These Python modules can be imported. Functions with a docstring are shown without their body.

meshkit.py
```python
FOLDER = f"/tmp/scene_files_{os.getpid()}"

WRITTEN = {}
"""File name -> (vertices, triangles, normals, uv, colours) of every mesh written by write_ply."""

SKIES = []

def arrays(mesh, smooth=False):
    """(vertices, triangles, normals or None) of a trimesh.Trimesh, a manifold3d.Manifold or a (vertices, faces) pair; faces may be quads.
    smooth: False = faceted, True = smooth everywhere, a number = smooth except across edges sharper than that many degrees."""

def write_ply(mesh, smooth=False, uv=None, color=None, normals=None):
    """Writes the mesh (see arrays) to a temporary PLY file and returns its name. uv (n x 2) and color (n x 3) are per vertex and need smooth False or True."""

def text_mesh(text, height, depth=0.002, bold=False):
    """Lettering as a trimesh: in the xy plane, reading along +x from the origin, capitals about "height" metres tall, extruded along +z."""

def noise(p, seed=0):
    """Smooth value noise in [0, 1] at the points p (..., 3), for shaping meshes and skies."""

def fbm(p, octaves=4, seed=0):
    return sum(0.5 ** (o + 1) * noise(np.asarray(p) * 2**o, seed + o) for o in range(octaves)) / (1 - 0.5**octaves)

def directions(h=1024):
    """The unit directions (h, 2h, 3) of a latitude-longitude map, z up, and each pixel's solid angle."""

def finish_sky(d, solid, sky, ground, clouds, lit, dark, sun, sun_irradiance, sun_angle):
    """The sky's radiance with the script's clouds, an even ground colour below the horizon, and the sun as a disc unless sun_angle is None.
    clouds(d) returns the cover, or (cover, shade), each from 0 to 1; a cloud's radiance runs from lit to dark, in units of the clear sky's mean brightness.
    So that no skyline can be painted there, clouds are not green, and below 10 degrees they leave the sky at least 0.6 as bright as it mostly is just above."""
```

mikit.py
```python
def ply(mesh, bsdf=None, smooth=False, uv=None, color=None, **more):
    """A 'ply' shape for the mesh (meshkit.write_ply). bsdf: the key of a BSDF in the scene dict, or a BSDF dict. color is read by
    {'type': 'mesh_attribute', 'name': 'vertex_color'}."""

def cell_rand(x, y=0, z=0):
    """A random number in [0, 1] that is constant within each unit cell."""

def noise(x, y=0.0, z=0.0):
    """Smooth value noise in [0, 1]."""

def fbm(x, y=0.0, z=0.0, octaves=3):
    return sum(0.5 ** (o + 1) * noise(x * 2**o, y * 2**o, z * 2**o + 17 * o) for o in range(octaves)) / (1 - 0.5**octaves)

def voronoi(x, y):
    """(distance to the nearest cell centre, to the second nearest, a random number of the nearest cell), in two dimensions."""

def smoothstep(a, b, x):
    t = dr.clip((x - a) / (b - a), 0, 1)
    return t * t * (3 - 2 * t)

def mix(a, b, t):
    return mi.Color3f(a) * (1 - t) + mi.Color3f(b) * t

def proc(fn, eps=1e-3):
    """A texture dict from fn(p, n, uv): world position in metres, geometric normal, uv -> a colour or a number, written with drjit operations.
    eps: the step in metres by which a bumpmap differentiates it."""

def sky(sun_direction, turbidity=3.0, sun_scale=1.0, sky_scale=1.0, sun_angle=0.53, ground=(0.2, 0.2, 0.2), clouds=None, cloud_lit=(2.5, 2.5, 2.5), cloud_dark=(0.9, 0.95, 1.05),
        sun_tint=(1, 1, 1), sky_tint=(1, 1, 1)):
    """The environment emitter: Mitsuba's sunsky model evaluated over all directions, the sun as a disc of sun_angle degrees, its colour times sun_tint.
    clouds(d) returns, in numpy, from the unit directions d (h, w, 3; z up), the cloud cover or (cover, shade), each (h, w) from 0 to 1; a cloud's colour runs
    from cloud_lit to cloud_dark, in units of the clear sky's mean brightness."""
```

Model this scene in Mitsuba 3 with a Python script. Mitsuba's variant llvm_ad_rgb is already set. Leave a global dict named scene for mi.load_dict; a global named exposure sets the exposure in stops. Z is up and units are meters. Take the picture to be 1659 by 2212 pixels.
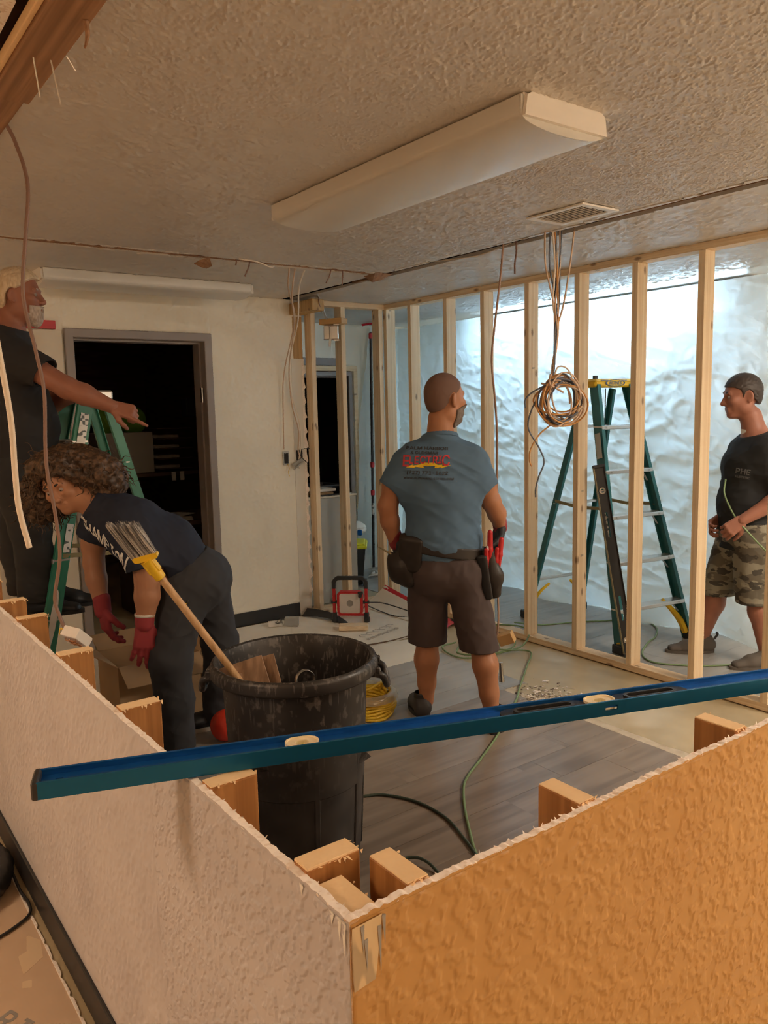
import math, random
import numpy as np, trimesh, manifold3d as m3
import drjit as dr, mitsuba as mi
import mikit, meshkit
from mikit import noise, fbm, voronoi, cell_rand, smoothstep, mix
T = mi.ScalarTransform4f
scene, labels = {}, {}

# ------------------------------------------------------------------ camera, light, exposure
exposure = 0.1
CAM_H = 1.55
F_PX, YAW, PITCH, ROLL = 1725.0, 0.634, 0.1286, -0.0225
_F = np.array([math.sin(YAW)*math.cos(PITCH), math.cos(YAW)*math.cos(PITCH), -math.sin(PITCH)])
_r0 = np.array([math.cos(YAW), -math.sin(YAW), 0.0]); _u0 = np.cross(_r0, _F)
_r = _r0*math.cos(ROLL) + _u0*math.sin(ROLL); _u = np.cross(_r, _F)
scene['camera'] = {'type': 'perspective', 'fov': math.degrees(2*math.atan(1659/2/F_PX)), 'fov_axis': 'x', 'near_clip': 0.02, 'far_clip': 60.0,
                   'to_world': T().look_at(origin=[0, 0, CAM_H], target=(np.array([0, 0, CAM_H])+_F).tolist(), up=_u.tolist())}
WARM = np.array([1.0, 0.72, 0.49])
COOL = np.array([0.60, 0.90, 1.14])
L_WARM_LEFT, L_WARM_RIGHT, L_LAMP_FILL, L_COOL, L_MID_FILL = 42.0, 20.0, 58.0, 17.0, 64.0
ZC = 2.353            # ceiling height
# a whisper of stray light through the rest of the building
scene['stray_light'] = {'type': 'constant', 'radiance': {'type': 'rgb', 'value': [0.012, 0.011, 0.010]}}

# ------------------------------------------------------------------ helpers
def rgb(c): return {'type': 'rgb', 'value': [float(x) for x in c]}
_count = {}
def uniq(name):
    n = _count.get(name, 0); _count[name] = n+1
    return name if n == 0 else f'{name}_{n:03d}'
def lab(key, label=None, cat=None, group=None, kind=None):
    d = labels.setdefault(key, {})
    if label: d['label'] = label
    if cat: d['category'] = cat
    if group: d['group'] = group
    if kind: d['kind'] = kind
    return key
def thing(name, label, cat, group=None, kind=None):
    return lab(uniq(name), label, cat, group, kind)
def put(key, mesh, mat, smooth=False, **more):
    if isinstance(mesh, list): mesh = cat(mesh)
    scene[key] = mikit.ply(mesh, mat, smooth=smooth, **more)
    return key
def part(parent, name, mesh, mat, smooth=False, label=None, kind=None, **more):
    key = uniq(parent+'__'+name)
    put(key, mesh, mat, smooth, **more)
    if label or kind: lab(key, label, kind=kind)
    return key
def one(name, mesh, mat, label, catg, smooth=False, group=None, **more):
    return put(thing(name, label, catg, group), mesh, mat, smooth, **more)
def struct(name, mesh, mat, label=None, smooth=False, **more):
    key = uniq(name); put(key, mesh, mat, smooth, **more)
    return lab(key, label, kind='structure')
def cat(ms):
    ms = [m for m in ms if m is not None]
    vs, fs, n = [], [], 0
    for m in ms:
        v, f = np.asarray(m.vertices), np.asarray(m.faces)
        vs.append(v); fs.append(f+n); n += len(v)
    return trimesh.Trimesh(np.vstack(vs), np.vstack(fs), process=False)
def mv(m, loc=(0, 0, 0), R=None, s=None):
    v = np.asarray(m.vertices, float)
    if s is not None: v = v*np.asarray(s, float)
    if R is not None: v = v @ np.asarray(R, float).T
    return trimesh.Trimesh(v+np.asarray(loc, float), np.asarray(m.faces), process=False)
def rot(axis, deg):
    a = np.asarray(axis, float); a = a/np.linalg.norm(a); t = math.radians(deg)
    K = np.array([[0, -a[2], a[1]], [a[2], 0, -a[0]], [-a[1], a[0], 0]])
    return np.eye(3)+math.sin(t)*K+(1-math.cos(t))*K@K
def rz(deg): return rot((0, 0, 1), deg)
def unit(v): v = np.asarray(v, float); return v/np.linalg.norm(v)
def frame(z, hint=(0, 0, 1)):
    """columns x, y, z with z along the given direction and y near the hint"""
    z = unit(z); h = np.asarray(hint, float)
    if abs(np.dot(z, unit(h))) > 0.98: h = np.array([0, 1.0, 0]) if abs(z[1]) < 0.9 else np.array([1.0, 0, 0])
    x = unit(np.cross(h, z)); y = np.cross(z, x)
    return np.stack([x, y, z], 1)
_BOXF = np.array([[0,1,3],[0,3,2],[4,6,7],[4,7,5],[0,4,5],[0,5,1],[2,3,7],[2,7,6],[0,2,6],[0,6,4],[1,5,7],[1,7,3]])
def box(lo, hi, bev=0.0):
    lo, hi = np.minimum(lo, hi).astype(float), np.maximum(lo, hi).astype(float)
    if bev <= 0:
        v = np.array([[(lo, hi)[i][0], (lo, hi)[j][1], (lo, hi)[k][2]] for i in (0, 1) for j in (0, 1) for k in (0, 1)])
        return trimesh.Trimesh(v, _BOXF, process=False)
    b = min(bev, 0.45*float((hi-lo).min())); pts = []
    for i in (0, 1):
        for j in (0, 1):
            for k in (0, 1):
                c = np.array([(lo, hi)[i][0], (lo, hi)[j][1], (lo, hi)[k][2]]); s = np.array([1-2*i, 1-2*j, 1-2*k])*b
                for a in range(3):
                    d = s.copy(); d[a] = 0; pts.append(c+d)
    return hull(pts)
def hull(pts):
    m = m3.Manifold.hull_points(np.asarray(pts, np.float64)).to_mesh()
    return trimesh.Trimesh(np.asarray(m.vert_properties)[:, :3], np.asarray(m.tri_verts), process=False)
def beam(p0, p1, w, h, up=(0, 0, 1), bev=0.002):
    """a bar from p0 to p1, w across and h along the up direction, on its centre line"""
    p0, p1 = np.asarray(p0, float), np.asarray(p1, float); L = np.linalg.norm(p1-p0)
    return mv(box((-w/2, -h/2, 0), (w/2, h/2, L), bev), p0, frame(p1-p0, up))
def crom(P, n=8):
    P = np.asarray(P, float)
    if len(P) < 3: return P
    Q = np.vstack([2*P[0]-P[1], P, 2*P[-1]-P[-2]]); out = []
    t = np.linspace(0, 1, n, endpoint=False)[:, None]
    for i in range(1, len(Q)-2):
        a, b, c, d = Q[i-1:i+3]
        out.append(0.5*(2*b+(c-a)*t+(2*a-5*b+4*c-d)*t**2+(3*b-a-3*c+d)*t**3))
    out.append(P[-1:]); return np.vstack(out)
def tube(P, r, n=8, sm=8, caps=True):
    P = crom(P, sm) if sm else np.asarray(P, float)
    N = len(P); r = np.broadcast_to(np.asarray(r, float), (N,)) if np.ndim(r) == 0 or len(r) == N else np.interp(np.linspace(0, 1, N), np.linspace(0, 1, len(r)), r)
    t = np.gradient(P, axis=0); t /= np.linalg.norm(t, axis=1, keepdims=True)+1e-12
    x = np.cross(t[0], [0.31, 0.2, 0.93]); x /= np.linalg.norm(x); vs = []
    a = np.arange(n)*2*math.pi/n
    for i in range(N):
        x = x-t[i]*np.dot(x, t[i]); x /= np.linalg.norm(x); y = np.cross(t[i], x)
        vs.append(P[i]+r[i]*(np.cos(a)[:, None]*x+np.sin(a)[:, None]*y))
    k = np.arange(n); f = []
    for i in range(N-1):
        b, c = i*n, (i+1)*n
        f += [np.stack([b+k, b+(k+1) % n, c+(k+1) % n], 1), np.stack([b+k, c+(k+1) % n, c+k], 1)]
    v = np.vstack(vs)
    if caps:
        v = np.vstack([v, P[:1], P[-1:]]); m = N*n
        f += [np.stack([0*k+m, (k+1) % n, k], 1), np.stack([0*k+m+1, (N-1)*n+k, (N-1)*n+(k+1) % n], 1)]
    return trimesh.Trimesh(v, np.vstack(f), process=False)
def lathe(prof, n=48, loc=(0, 0, 0), R=None):
    prof = np.asarray(prof, float); a = np.arange(n)*2*math.pi/n; m = len(prof)
    v = np.stack([prof[:, None, 0]*np.cos(a), prof[:, None, 0]*np.sin(a), prof[:, None, 1]+0*a], -1).reshape(-1, 3)
    k = np.arange(n); f = []
    for i in range(m-1):
        b, c = i*n, (i+1)*n
        f += [np.stack([b+k, b+(k+1) % n, c+(k+1) % n], 1), np.stack([b+k, c+(k+1) % n, c+k], 1)]
    return mv(trimesh.Trimesh(v, np.vstack(f), process=False), loc, R)
def cyl(p0, p1, r, n=20, r1=None):
    p0, p1 = np.asarray(p0, float), np.asarray(p1, float); L = np.linalg.norm(p1-p0); r1 = r if r1 is None else r1
    return lathe([(1e-5, 0), (r, 0), (r1, L), (1e-5, L)], n, p0, frame(p1-p0))
def prism(poly, z0, z1, loc=(0, 0, 0), R=None):
    from shapely.geometry import Polygon
    p = poly if hasattr(poly, 'exterior') else Polygon(poly)
    m = trimesh.creation.extrude_polygon(p.buffer(0), z1-z0, engine='earcut')
    return mv(mv(m, (0, 0, z0)), loc, R)
def sheet(fn, nu, nv, thick=0.0):
    """a grid surface: fn(u, v) -> points (.., 3), u and v in 0..1"""
    u, v = np.meshgrid(np.linspace(0, 1, nu), np.linspace(0, 1, nv), indexing='ij')
    P = fn(u, v).reshape(-1, 3); i = np.arange((nu-1)*(nv-1)); a = i//(nv-1)*nv+i % (nv-1)
    f = np.vstack([np.stack([a, a+nv, a+nv+1], 1), np.stack([a, a+nv+1, a+1], 1)])
    m = trimesh.Trimesh(P, f, process=False)
    if thick:
        n = m.vertex_normals; k = nu*nv
        rim = np.concatenate([np.arange(nu)*nv, (nu-1)*nv+np.arange(1, nv), (np.arange(nu-1)*nv+nv-1)[::-1], np.arange(1, nv-1)[::-1]])
        nx = np.roll(rim, -1)
        g = np.vstack([f, f[:, ::-1]+k, np.stack([rim, rim+k, nx+k], 1), np.stack([rim, nx+k, nx], 1)])
        m = trimesh.Trimesh(np.vstack([P, P-n*thick]), g, process=False)
    return m
def text(s, height, depth=0.0015, bold=False): return meshkit.text_mesh(s, height, depth, bold)
def place_text(s, height, origin, xdir, ydir, depth=0.0015, bold=False, centre=True, squeeze=1.0):
    m = text(s, height, depth, bold); v = np.asarray(m.vertices)
    if centre: v = v-[(v[:, 0].max()+v[:, 0].min())/2, 0, 0]
    v = v*[squeeze, 1, 1]
    x = unit(xdir); y = unit(np.asarray(ydir, float)-x*np.dot(x, ydir)); R = np.stack([x, y, np.cross(x, y)], 1)
    return mv(trimesh.Trimesh(v, m.faces, process=False), origin, R)

def wrinkle(y, z, seed, a=1.0):
    """depth of a loosely hung plastic sheet: slow billows, long slack folds, fine creases"""
    q = np.stack([y*1.3+z*.7, z*.9-y*.4, 0*y+seed], -1); big = meshkit.fbm(q, 2, seed)
    w = meshkit.fbm(np.stack([y*2+4, z*2, 0*y+seed], -1), 2, seed+3)
    r1 = np.abs(meshkit.fbm(np.stack([y*2.6+z*1.6+w*2, z*6.5-y*1.5, 0*y+3], -1), 2, seed+5)-.5)
    r2 = np.abs(meshkit.fbm(np.stack([y*8+z*5, z*13-y*6+w*3, 0*y+1], -1), 3, seed+9)-.5)
    r3 = np.abs(meshkit.noise(np.stack([y*11-z*9, z*9+y*5+w*5, 0*y+2], -1), seed+2)-.5)
    return a*(0.09*(big-.5)+0.11*np.clip(.13-r1, 0, 1)+0.075*np.clip(.10-r2, 0, 1)+.016*np.clip(.16-r3, 0, 1))
def knock_h(P, f, seed, amp):
    """relief of a knockdown-textured coat at points P (n, 2): flat-topped torn islands"""
    q = np.c_[P*f, np.full(len(P), seed*3.7)]; w = meshkit.fbm(np.c_[P*f*1.3+7, np.full(len(P), seed)], 2, seed+1)-.5
    q2 = q+np.c_[w*1.5, -w*1.5, 0*w]; n = .65*meshkit.noise(q2, seed)+.35*meshkit.noise(q2*2.2, seed+2)
    t = np.clip((n-.50)/.07, 0, 1); e = meshkit.noise(q*4.1, seed+4)
    return amp*(t*t*(3-2*t)*(.75+.35*e)+.12*e)
def spots_h(P, f, seed, amp):
    """relief of a sprayed ceiling: separate small granules on a faint orange-peel"""
    q = np.c_[P*f, np.full(len(P), seed*3.7)]; n = meshkit.noise(q, seed); m = meshkit.noise(q*1.9+5, seed+3); o = meshkit.noise(q*.16+2, seed+6)
    t = np.clip((n-.62)/.13, 0, 1); s = np.clip((m-.70)/.13, 0, 1)
    return amp*(t*t*(3-2*t)*(.55+.7*o)+.45*s*s*(3-2*s)+.10*meshkit.noise(q*.6, seed+8))
def coat(origin, du, dv, U, V, step, f, seed, amp, relief=None):
    """a finely modelled textured face: from origin along du (U metres) and dv (V metres), relief along cross(du, dv)"""
    du, dv = unit(du), unit(dv); nu, nv = int(U/step)+2, int(V/step)+2
    u, v = np.meshgrid(np.linspace(0, U, nu), np.linspace(0, V, nv), indexing='ij'); g = np.c_[u.ravel(), v.ravel()]
    o = np.asarray(origin, float); P = o+g[:, :1]*du+g[:, 1:]*dv; ab = np.c_[P@np.abs(du), P@np.abs(dv)]
    h = (relief or knock_h)(ab, f, seed, amp); edge = np.minimum(np.minimum(u, U-u), np.minimum(v, V-v)).ravel(); h = h*np.clip(edge/step, 0, 1)
    P = P+np.cross(du, dv)*h[:, None]; i = np.arange((nu-1)*(nv-1)); a = i//(nv-1)*nv+i % (nv-1)
    fc = np.vstack([np.stack([a, a+nv, a+nv+1], 1), np.stack([a, a+nv+1, a+1], 1)])
    return trimesh.Trimesh(P, fc, process=False)

# ------------------------------------------------------------------ materials
def principled(key, color, rough=0.6, metallic=0.0, bump=None, bscale=1.0, spec=0.5, eps=1e-3, two=True, **more):
    c = rgb(color) if isinstance(color, (tuple, list, np.ndarray)) else color
    b = {'type': 'principled', 'base_color': c, 'roughness': rough, 'metallic': metallic, 'specular': spec, **more}
    if bump is not None: b = {'type': 'bumpmap', 'tex': mikit.proc(bump, eps=eps), 'scale': bscale, 'nested': b}
    scene[key] = {'type': 'twosided', 'bsdf': b} if two else b
    return key
def wood_fn(light, dark, axis, knots=True, s=1.0):
    """sawn softwood with the grain along a world axis"""
    def fn(p, n, uv):
        q = [p.x, p.y, p.z]; a = q[axis]; o = [q[i] for i in range(3) if i != axis]
        w = noise(a*1.6, o[0]*9, o[1]*9)
        r = fbm(a*1.1*s+w*0.5, o[0]*70*s, o[1]*70*s, octaves=3)
        g = smoothstep(0.30, 0.72, r)
        fine = noise(a*14, o[0]*420, o[1]*420)
        c = mix(light, dark, dr.clip(0.75*g+0.25*fine, 0, 1))
        if knots:
            d1, _, k = voronoi(a*3.3+dr.floor(o[0]*2.2)*7.3, (o[0]+o[1])*8+dr.floor(a*0.7)*3.1)
            kn = (1-smoothstep(0.03, 0.11, d1))*dr.select(k > 0.45, 1.0, 0.0)
            c = mix(c, mi.Color3f(0.16, 0.075, 0.03), kn*0.75)
        return c
    return fn
PINE_L, PINE_D = (0.80, 0.66, 0.47), (0.67, 0.50, 0.31)
for nm, ax in (('x', 0), ('y', 1), ('z', 2)):
    principled('mat_pine_'+nm, mikit.proc(wood_fn(PINE_L, PINE_D, ax)), 0.62)
principled('mat_old_wood_z', mikit.proc(wood_fn((0.46, 0.215, 0.066), (0.32, 0.13, 0.034), 2)), 0.6)
principled('mat_old_wood_y', mikit.proc(wood_fn((0.36, 0.20, 0.105), (0.21, 0.105, 0.05), 1)), 0.6)
principled('mat_gold_wood', mikit.proc(wood_fn((0.52, 0.34, 0.15), (0.36, 0.22, 0.09), 2)), 0.6)
principled('mat_cut_wood', mikit.proc(lambda p, n, uv: mix((0.90, 0.69, 0.43), (0.80, 0.57, 0.32), fbm(p.x*25+p.y*8, p.y*25-p.x*8, p.z*25)+0.2*noise(p.x*300, p.y*300, p.z*300))), 0.75)
def knock(p, f, seed):
    """height of a knockdown-textured wall: flat-topped islands with torn edges"""
    a = noise(p.x*f, p.y*f, p.z*f+seed); b = noise(p.x*f*2.1+5, p.y*f*2.1, p.z*f*2.1+seed)
    c = noise(p.x*f*0.35+9, p.y*f*0.35, p.z*f*0.35)
    h = a*0.62+b*0.38+(c-0.5)*0.22
    return smoothstep(0.53, 0.64, h)+0.25*b
principled('mat_wall_orange', mikit.proc(lambda p, n, uv: mix((0.43, 0.225, 0.066), (0.47, 0.26, 0.085), noise(p.x*5, p.y*5, p.z*5))), 0.42)
principled('mat_wall_taupe', mikit.proc(lambda p, n, uv: mix((0.48, 0.455, 0.46), (0.54, 0.515, 0.515), noise(p.x*6, p.y*6, p.z*6))), 0.5)
principled('mat_wall_cream', mikit.proc(lambda p, n, uv: mix((0.80, 0.76, 0.65), (0.85, 0.81, 0.70), noise(p.x*3, p.y*3, p.z*3))), 0.5)
principled('mat_ceiling', mikit.proc(lambda p, n, uv: mix((0.56, 0.53, 0.49), (0.62, 0.59, 0.55), fbm(p.x*4, p.y*4, 0.0))), 0.42)
principled('mat_paint_white', (0.72, 0.70, 0.64), 0.5)
principled('mat_chip', mikit.proc(lambda p, n, uv: mix((0.60, 0.46, 0.28), (0.40, 0.31, 0.20), smoothstep(.45, .65, noise(p.x*90, 1.0, p.z*22)))), 0.8)
principled('mat_adhesive', mikit.proc(lambda p, n, uv: mix((0.44, 0.37, 0.27), (0.58, 0.52, 0.42), fbm(p.x*30, p.y*30, 0.0))), 0.8)
principled('mat_gypsum', mikit.proc(lambda p, n, uv: mix((0.90, 0.84, 0.79), (0.78, 0.68, 0.60), smoothstep(0.55, 0.8, noise(p.x*180, p.y*180, p.z*180)))), 0.9)
principled('mat_door_frame', (0.25, 0.215, 0.20), 0.42)
principled('mat_dark', (0.02, 0.017, 0.015), 0.8)
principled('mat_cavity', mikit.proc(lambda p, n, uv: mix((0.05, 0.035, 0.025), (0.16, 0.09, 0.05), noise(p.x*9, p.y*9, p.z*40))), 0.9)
principled('mat_rubber', (0.018, 0.018, 0.019), 0.45)
principled('mat_concrete', mikit.proc(lambda p, n, uv: mix(mix((0.36, 0.285, 0.165), (0.52, 0.43, 0.28), fbm(p.x*5, p.y*5, 0.0, octaves=4)), (0.58, 0.52, 0.40),
           smoothstep(0.62, 0.75, fbm(p.x*2.1+4, p.y*2.1, 3.0))*0.7)), 0.38, bump=lambda p, n, uv: noise(p.x*60, p.y*60, 0.0), bscale=0.0008)
def plank_fn(p, n, uv):
    k = cell_rand(dr.floor((p.y+0.02)/0.18), dr.floor(p.x/1.2+cell_rand(dr.floor((p.y+0.02)/0.18), 3, 1)), 5)
    g = fbm(p.x*2.2+k*11, p.y*24, k*9, octaves=3)
    c = mix((0.175, 0.132, 0.098), (0.265, 0.208, 0.160), smoothstep(0.25, 0.8, g))
    dust = smoothstep(0.5, 0.8, fbm(p.x*2.3, p.y*2.3, 5.0))
    return mix(c*(0.90+0.20*k), mi.Color3f(0.36, 0.30, 0.245), dust*0.4)
principled('mat_plank', mikit.proc(plank_fn), 0.33, bump=lambda p, n, uv: fbm(p.x*12, p.y*160, 2.0), bscale=0.0005)
def plank_gray(p, n, uv):
    g = fbm(p.x*2.2, p.y*24, 9.0, octaves=3)
    return mix(mix((0.23, 0.218, 0.203), (0.33, 0.315, 0.295), g), mi.Color3f(0.48, 0.47, 0.45), smoothstep(0.5, 0.8, fbm(p.x*2, p.y*2, 1.0))*0.4)
principled('mat_plank_gray', mikit.proc(plank_gray), 0.35)
principled('mat_kraft', mikit.proc(lambda p, n, uv: mix((0.52, 0.37, 0.25), (0.60, 0.45, 0.32), fbm(p.x*6, p.y*6, 0.0))), 0.8)
principled('mat_floor_paper', mikit.proc(lambda p, n, uv: mix((0.70, 0.67, 0.59), (0.80, 0.77, 0.69), fbm(p.x*4, p.y*4, 0.0, octaves=4))), 0.75)
principled('mat_white_metal', (0.80, 0.77, 0.72), 0.4)
principled('mat_gray_metal', (0.45, 0.45, 0.44), 0.35, metallic=0.7)
principled('mat_aluminum', (0.66, 0.66, 0.65), 0.34, metallic=0.75)
principled('mat_steel', (0.6, 0.58, 0.55), 0.22, metallic=1.0)
principled('mat_black_plastic', (0.022, 0.022, 0.023), 0.4)
principled('mat_red_plastic', (0.46, 0.018, 0.02), 0.38)
principled('mat_yellow_plastic', (0.78, 0.50, 0.02), 0.4)
principled('mat_ink', (0.03, 0.03, 0.035), 0.7)
principled('mat_gray_ink', (0.28, 0.26, 0.24), 0.8)
principled('mat_white_print', (0.78, 0.76, 0.72), 0.7)
# thin translucent polythene
scene['mat_poly'] = {'type': 'bumpmap', 'tex': mikit.proc(lambda p, n, uv: fbm(p.x*9+p.z*4, p.y*9+p.z*3, p.z*6, octaves=3), eps=2e-3), 'scale': 0.02,
                     'nested': {'type': 'principledthin', 'base_color': rgb((0.84, 0.93, 0.98)), 'roughness': 0.45, 'diff_trans': 1.0, 'spec_trans': 0.0, 'eta': 1.4}}
principled('mat_lens_off', (0.66, 0.655, 0.62), 0.28, bump=lambda p, n, uv: 0.5+0.5*dr.sin((p.x+p.y)*900.0), bscale=0.0002)
# ------------------------------------------------------------------ the room
YD = 5.19              # face of the cream wall with the door
XS = 3.80              # near face of the new stud wall
rng = random.Random(7)
# ceiling: gypsum boards left after the old walls were pulled out, slots between them
def board(x0, x1, y0, y1): return box((x0, y0, ZC), (x1, y1, ZC+0.016))
GA0, GA1, GB0, GB1 = 2.925, 3.040, 3.955, 4.035
BX0, BX1 = 0.425, 0.562
CL = [board(-5, BX0, -5, GB0), board(BX1, GA0, 0.86, GB0), board(BX1, GA0, -5, 0.72), board(-5, GA0, GB1, 10), board(GA1, 9, -5, 10), board(BX0, BX1, -5, 0.6), board(GA0, GA1, YD+0.1, 10)]
struct('ceiling', CL, 'mat_ceiling', 'knockdown-textured ceiling cut by slots where old walls stood')
X_, Y_, Z_ = np.eye(3)
for o, U, V, st in (((BX1+.001, 1.15, ZC-.0003), 1.05, .638, .0045), ((1.2, .86, ZC-.0003), 1.34, GA0-1.2, .0042), ((BX1+.001, 2.2, ZC-.0003), 1.754, GA0-BX1-.001, .0085), ((-.4, GB1, ZC-.0003), 1.155, 3.34, .012), ((-.6, .9, ZC-.0003), 3.05, 1.024, .016), ((GA1+.001, 1.2, ZC-.0003), 5.2, 1.75, .0125)):
    part('ceiling', 'textured_face', coat(o, Y_, X_, U, V, st, 150.0 if st < .006 else .70/st, 3, .0028 if st < .006 else .0042 if st < .01 else .0052, spots_h), 'mat_ceiling', smooth=True)
# torn lips of paper and board along the slots
def lip(p0, p1, n, amp, seed, side):
    r = np.random.RandomState(seed); p0, p1 = np.array(p0), np.array(p1); out = []
    d = unit(p1-p0); nrm = np.array([-d[1], d[0], 0])*side; L = np.linalg.norm(p1-p0)
    xs = np.sort(np.r_[0, r.rand(n), 1])*L
    for a, b in zip(xs[:-1], xs[1:]):
        w = amp*(0.25+r.rand()); z = -0.004*r.rand()-0.001
        q = [p0+d*a-nrm*0.02, p0+d*b-nrm*0.02, p0+d*(b-0.2*(b-a))+nrm*w, p0+d*(a+0.2*(b-a))+nrm*w*r.uniform(.4, 1)]
        out.append(hull([x+[0, 0, z] for x in q]+[x+[0, 0, 0.014] for x in q]))
    return cat(out)
part('ceiling', 'torn_edge', lip((GA0, 0.5, ZC), (GA0, GB0, ZC), 30, 0.014, 1, 1), 'mat_ceiling')
part('ceiling', 'torn_edge', lip((GA1, 0.5, ZC), (GA1, YD, ZC), 40, 0.016, 2, -1), 'mat_ceiling')
part('ceiling', 'torn_edge', lip((-2.5, GB0, ZC), (GA0, GB0, ZC), 40, 0.012, 3, 1), 'mat_ceiling')
part('ceiling', 'torn_edge', lip((-2.5, GB1, ZC), (GA0, GB1, ZC), 46, 0.014, 4, -1), 'mat_ceiling')
part('ceiling', 'torn_edge', lip((BX0, 0.6, ZC), (BX0, 3.95, ZC), 30, 0.012, 5, -1), 'mat_gypsum')
# what shows in the slots: joists and backing boards above
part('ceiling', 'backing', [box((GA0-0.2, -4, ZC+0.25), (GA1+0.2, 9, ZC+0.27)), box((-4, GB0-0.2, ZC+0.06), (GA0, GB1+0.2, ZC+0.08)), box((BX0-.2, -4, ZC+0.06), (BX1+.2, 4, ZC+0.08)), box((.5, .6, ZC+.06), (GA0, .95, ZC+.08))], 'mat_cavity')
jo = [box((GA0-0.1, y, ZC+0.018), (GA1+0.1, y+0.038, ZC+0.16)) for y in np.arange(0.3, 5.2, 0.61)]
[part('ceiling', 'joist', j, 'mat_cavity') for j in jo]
part('ceiling', 'batten', [box((GA1-0.022, 0.4, ZC+0.012), (GA1-0.004, 2.4, ZC+0.03)), box((GA1-0.022, 3.98, ZC+0.006), (GA1-0.004, 4.4, ZC+0.03))], 'mat_old_wood_y')
part('ceiling', 'batten', [box((-2.4, GB0+0.035, ZC+0.003), (GA0, GB1-0.003, ZC+0.03))], 'mat_old_wood_y')
part('ceiling', 'batten', hull([(GA0-.06, 3.93, ZC-.002), (GA0+.07, 3.93, ZC-.002), (GA0-.02, 4.02, ZC-.045), (GA0+.04, 4.0, ZC-.03), (GA0-.04, 4.1, ZC+.01), (GA1, 4.1, ZC+.01)]), 'mat_old_wood_y', label='splintered end of brown board hanging at the slot corner')
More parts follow.
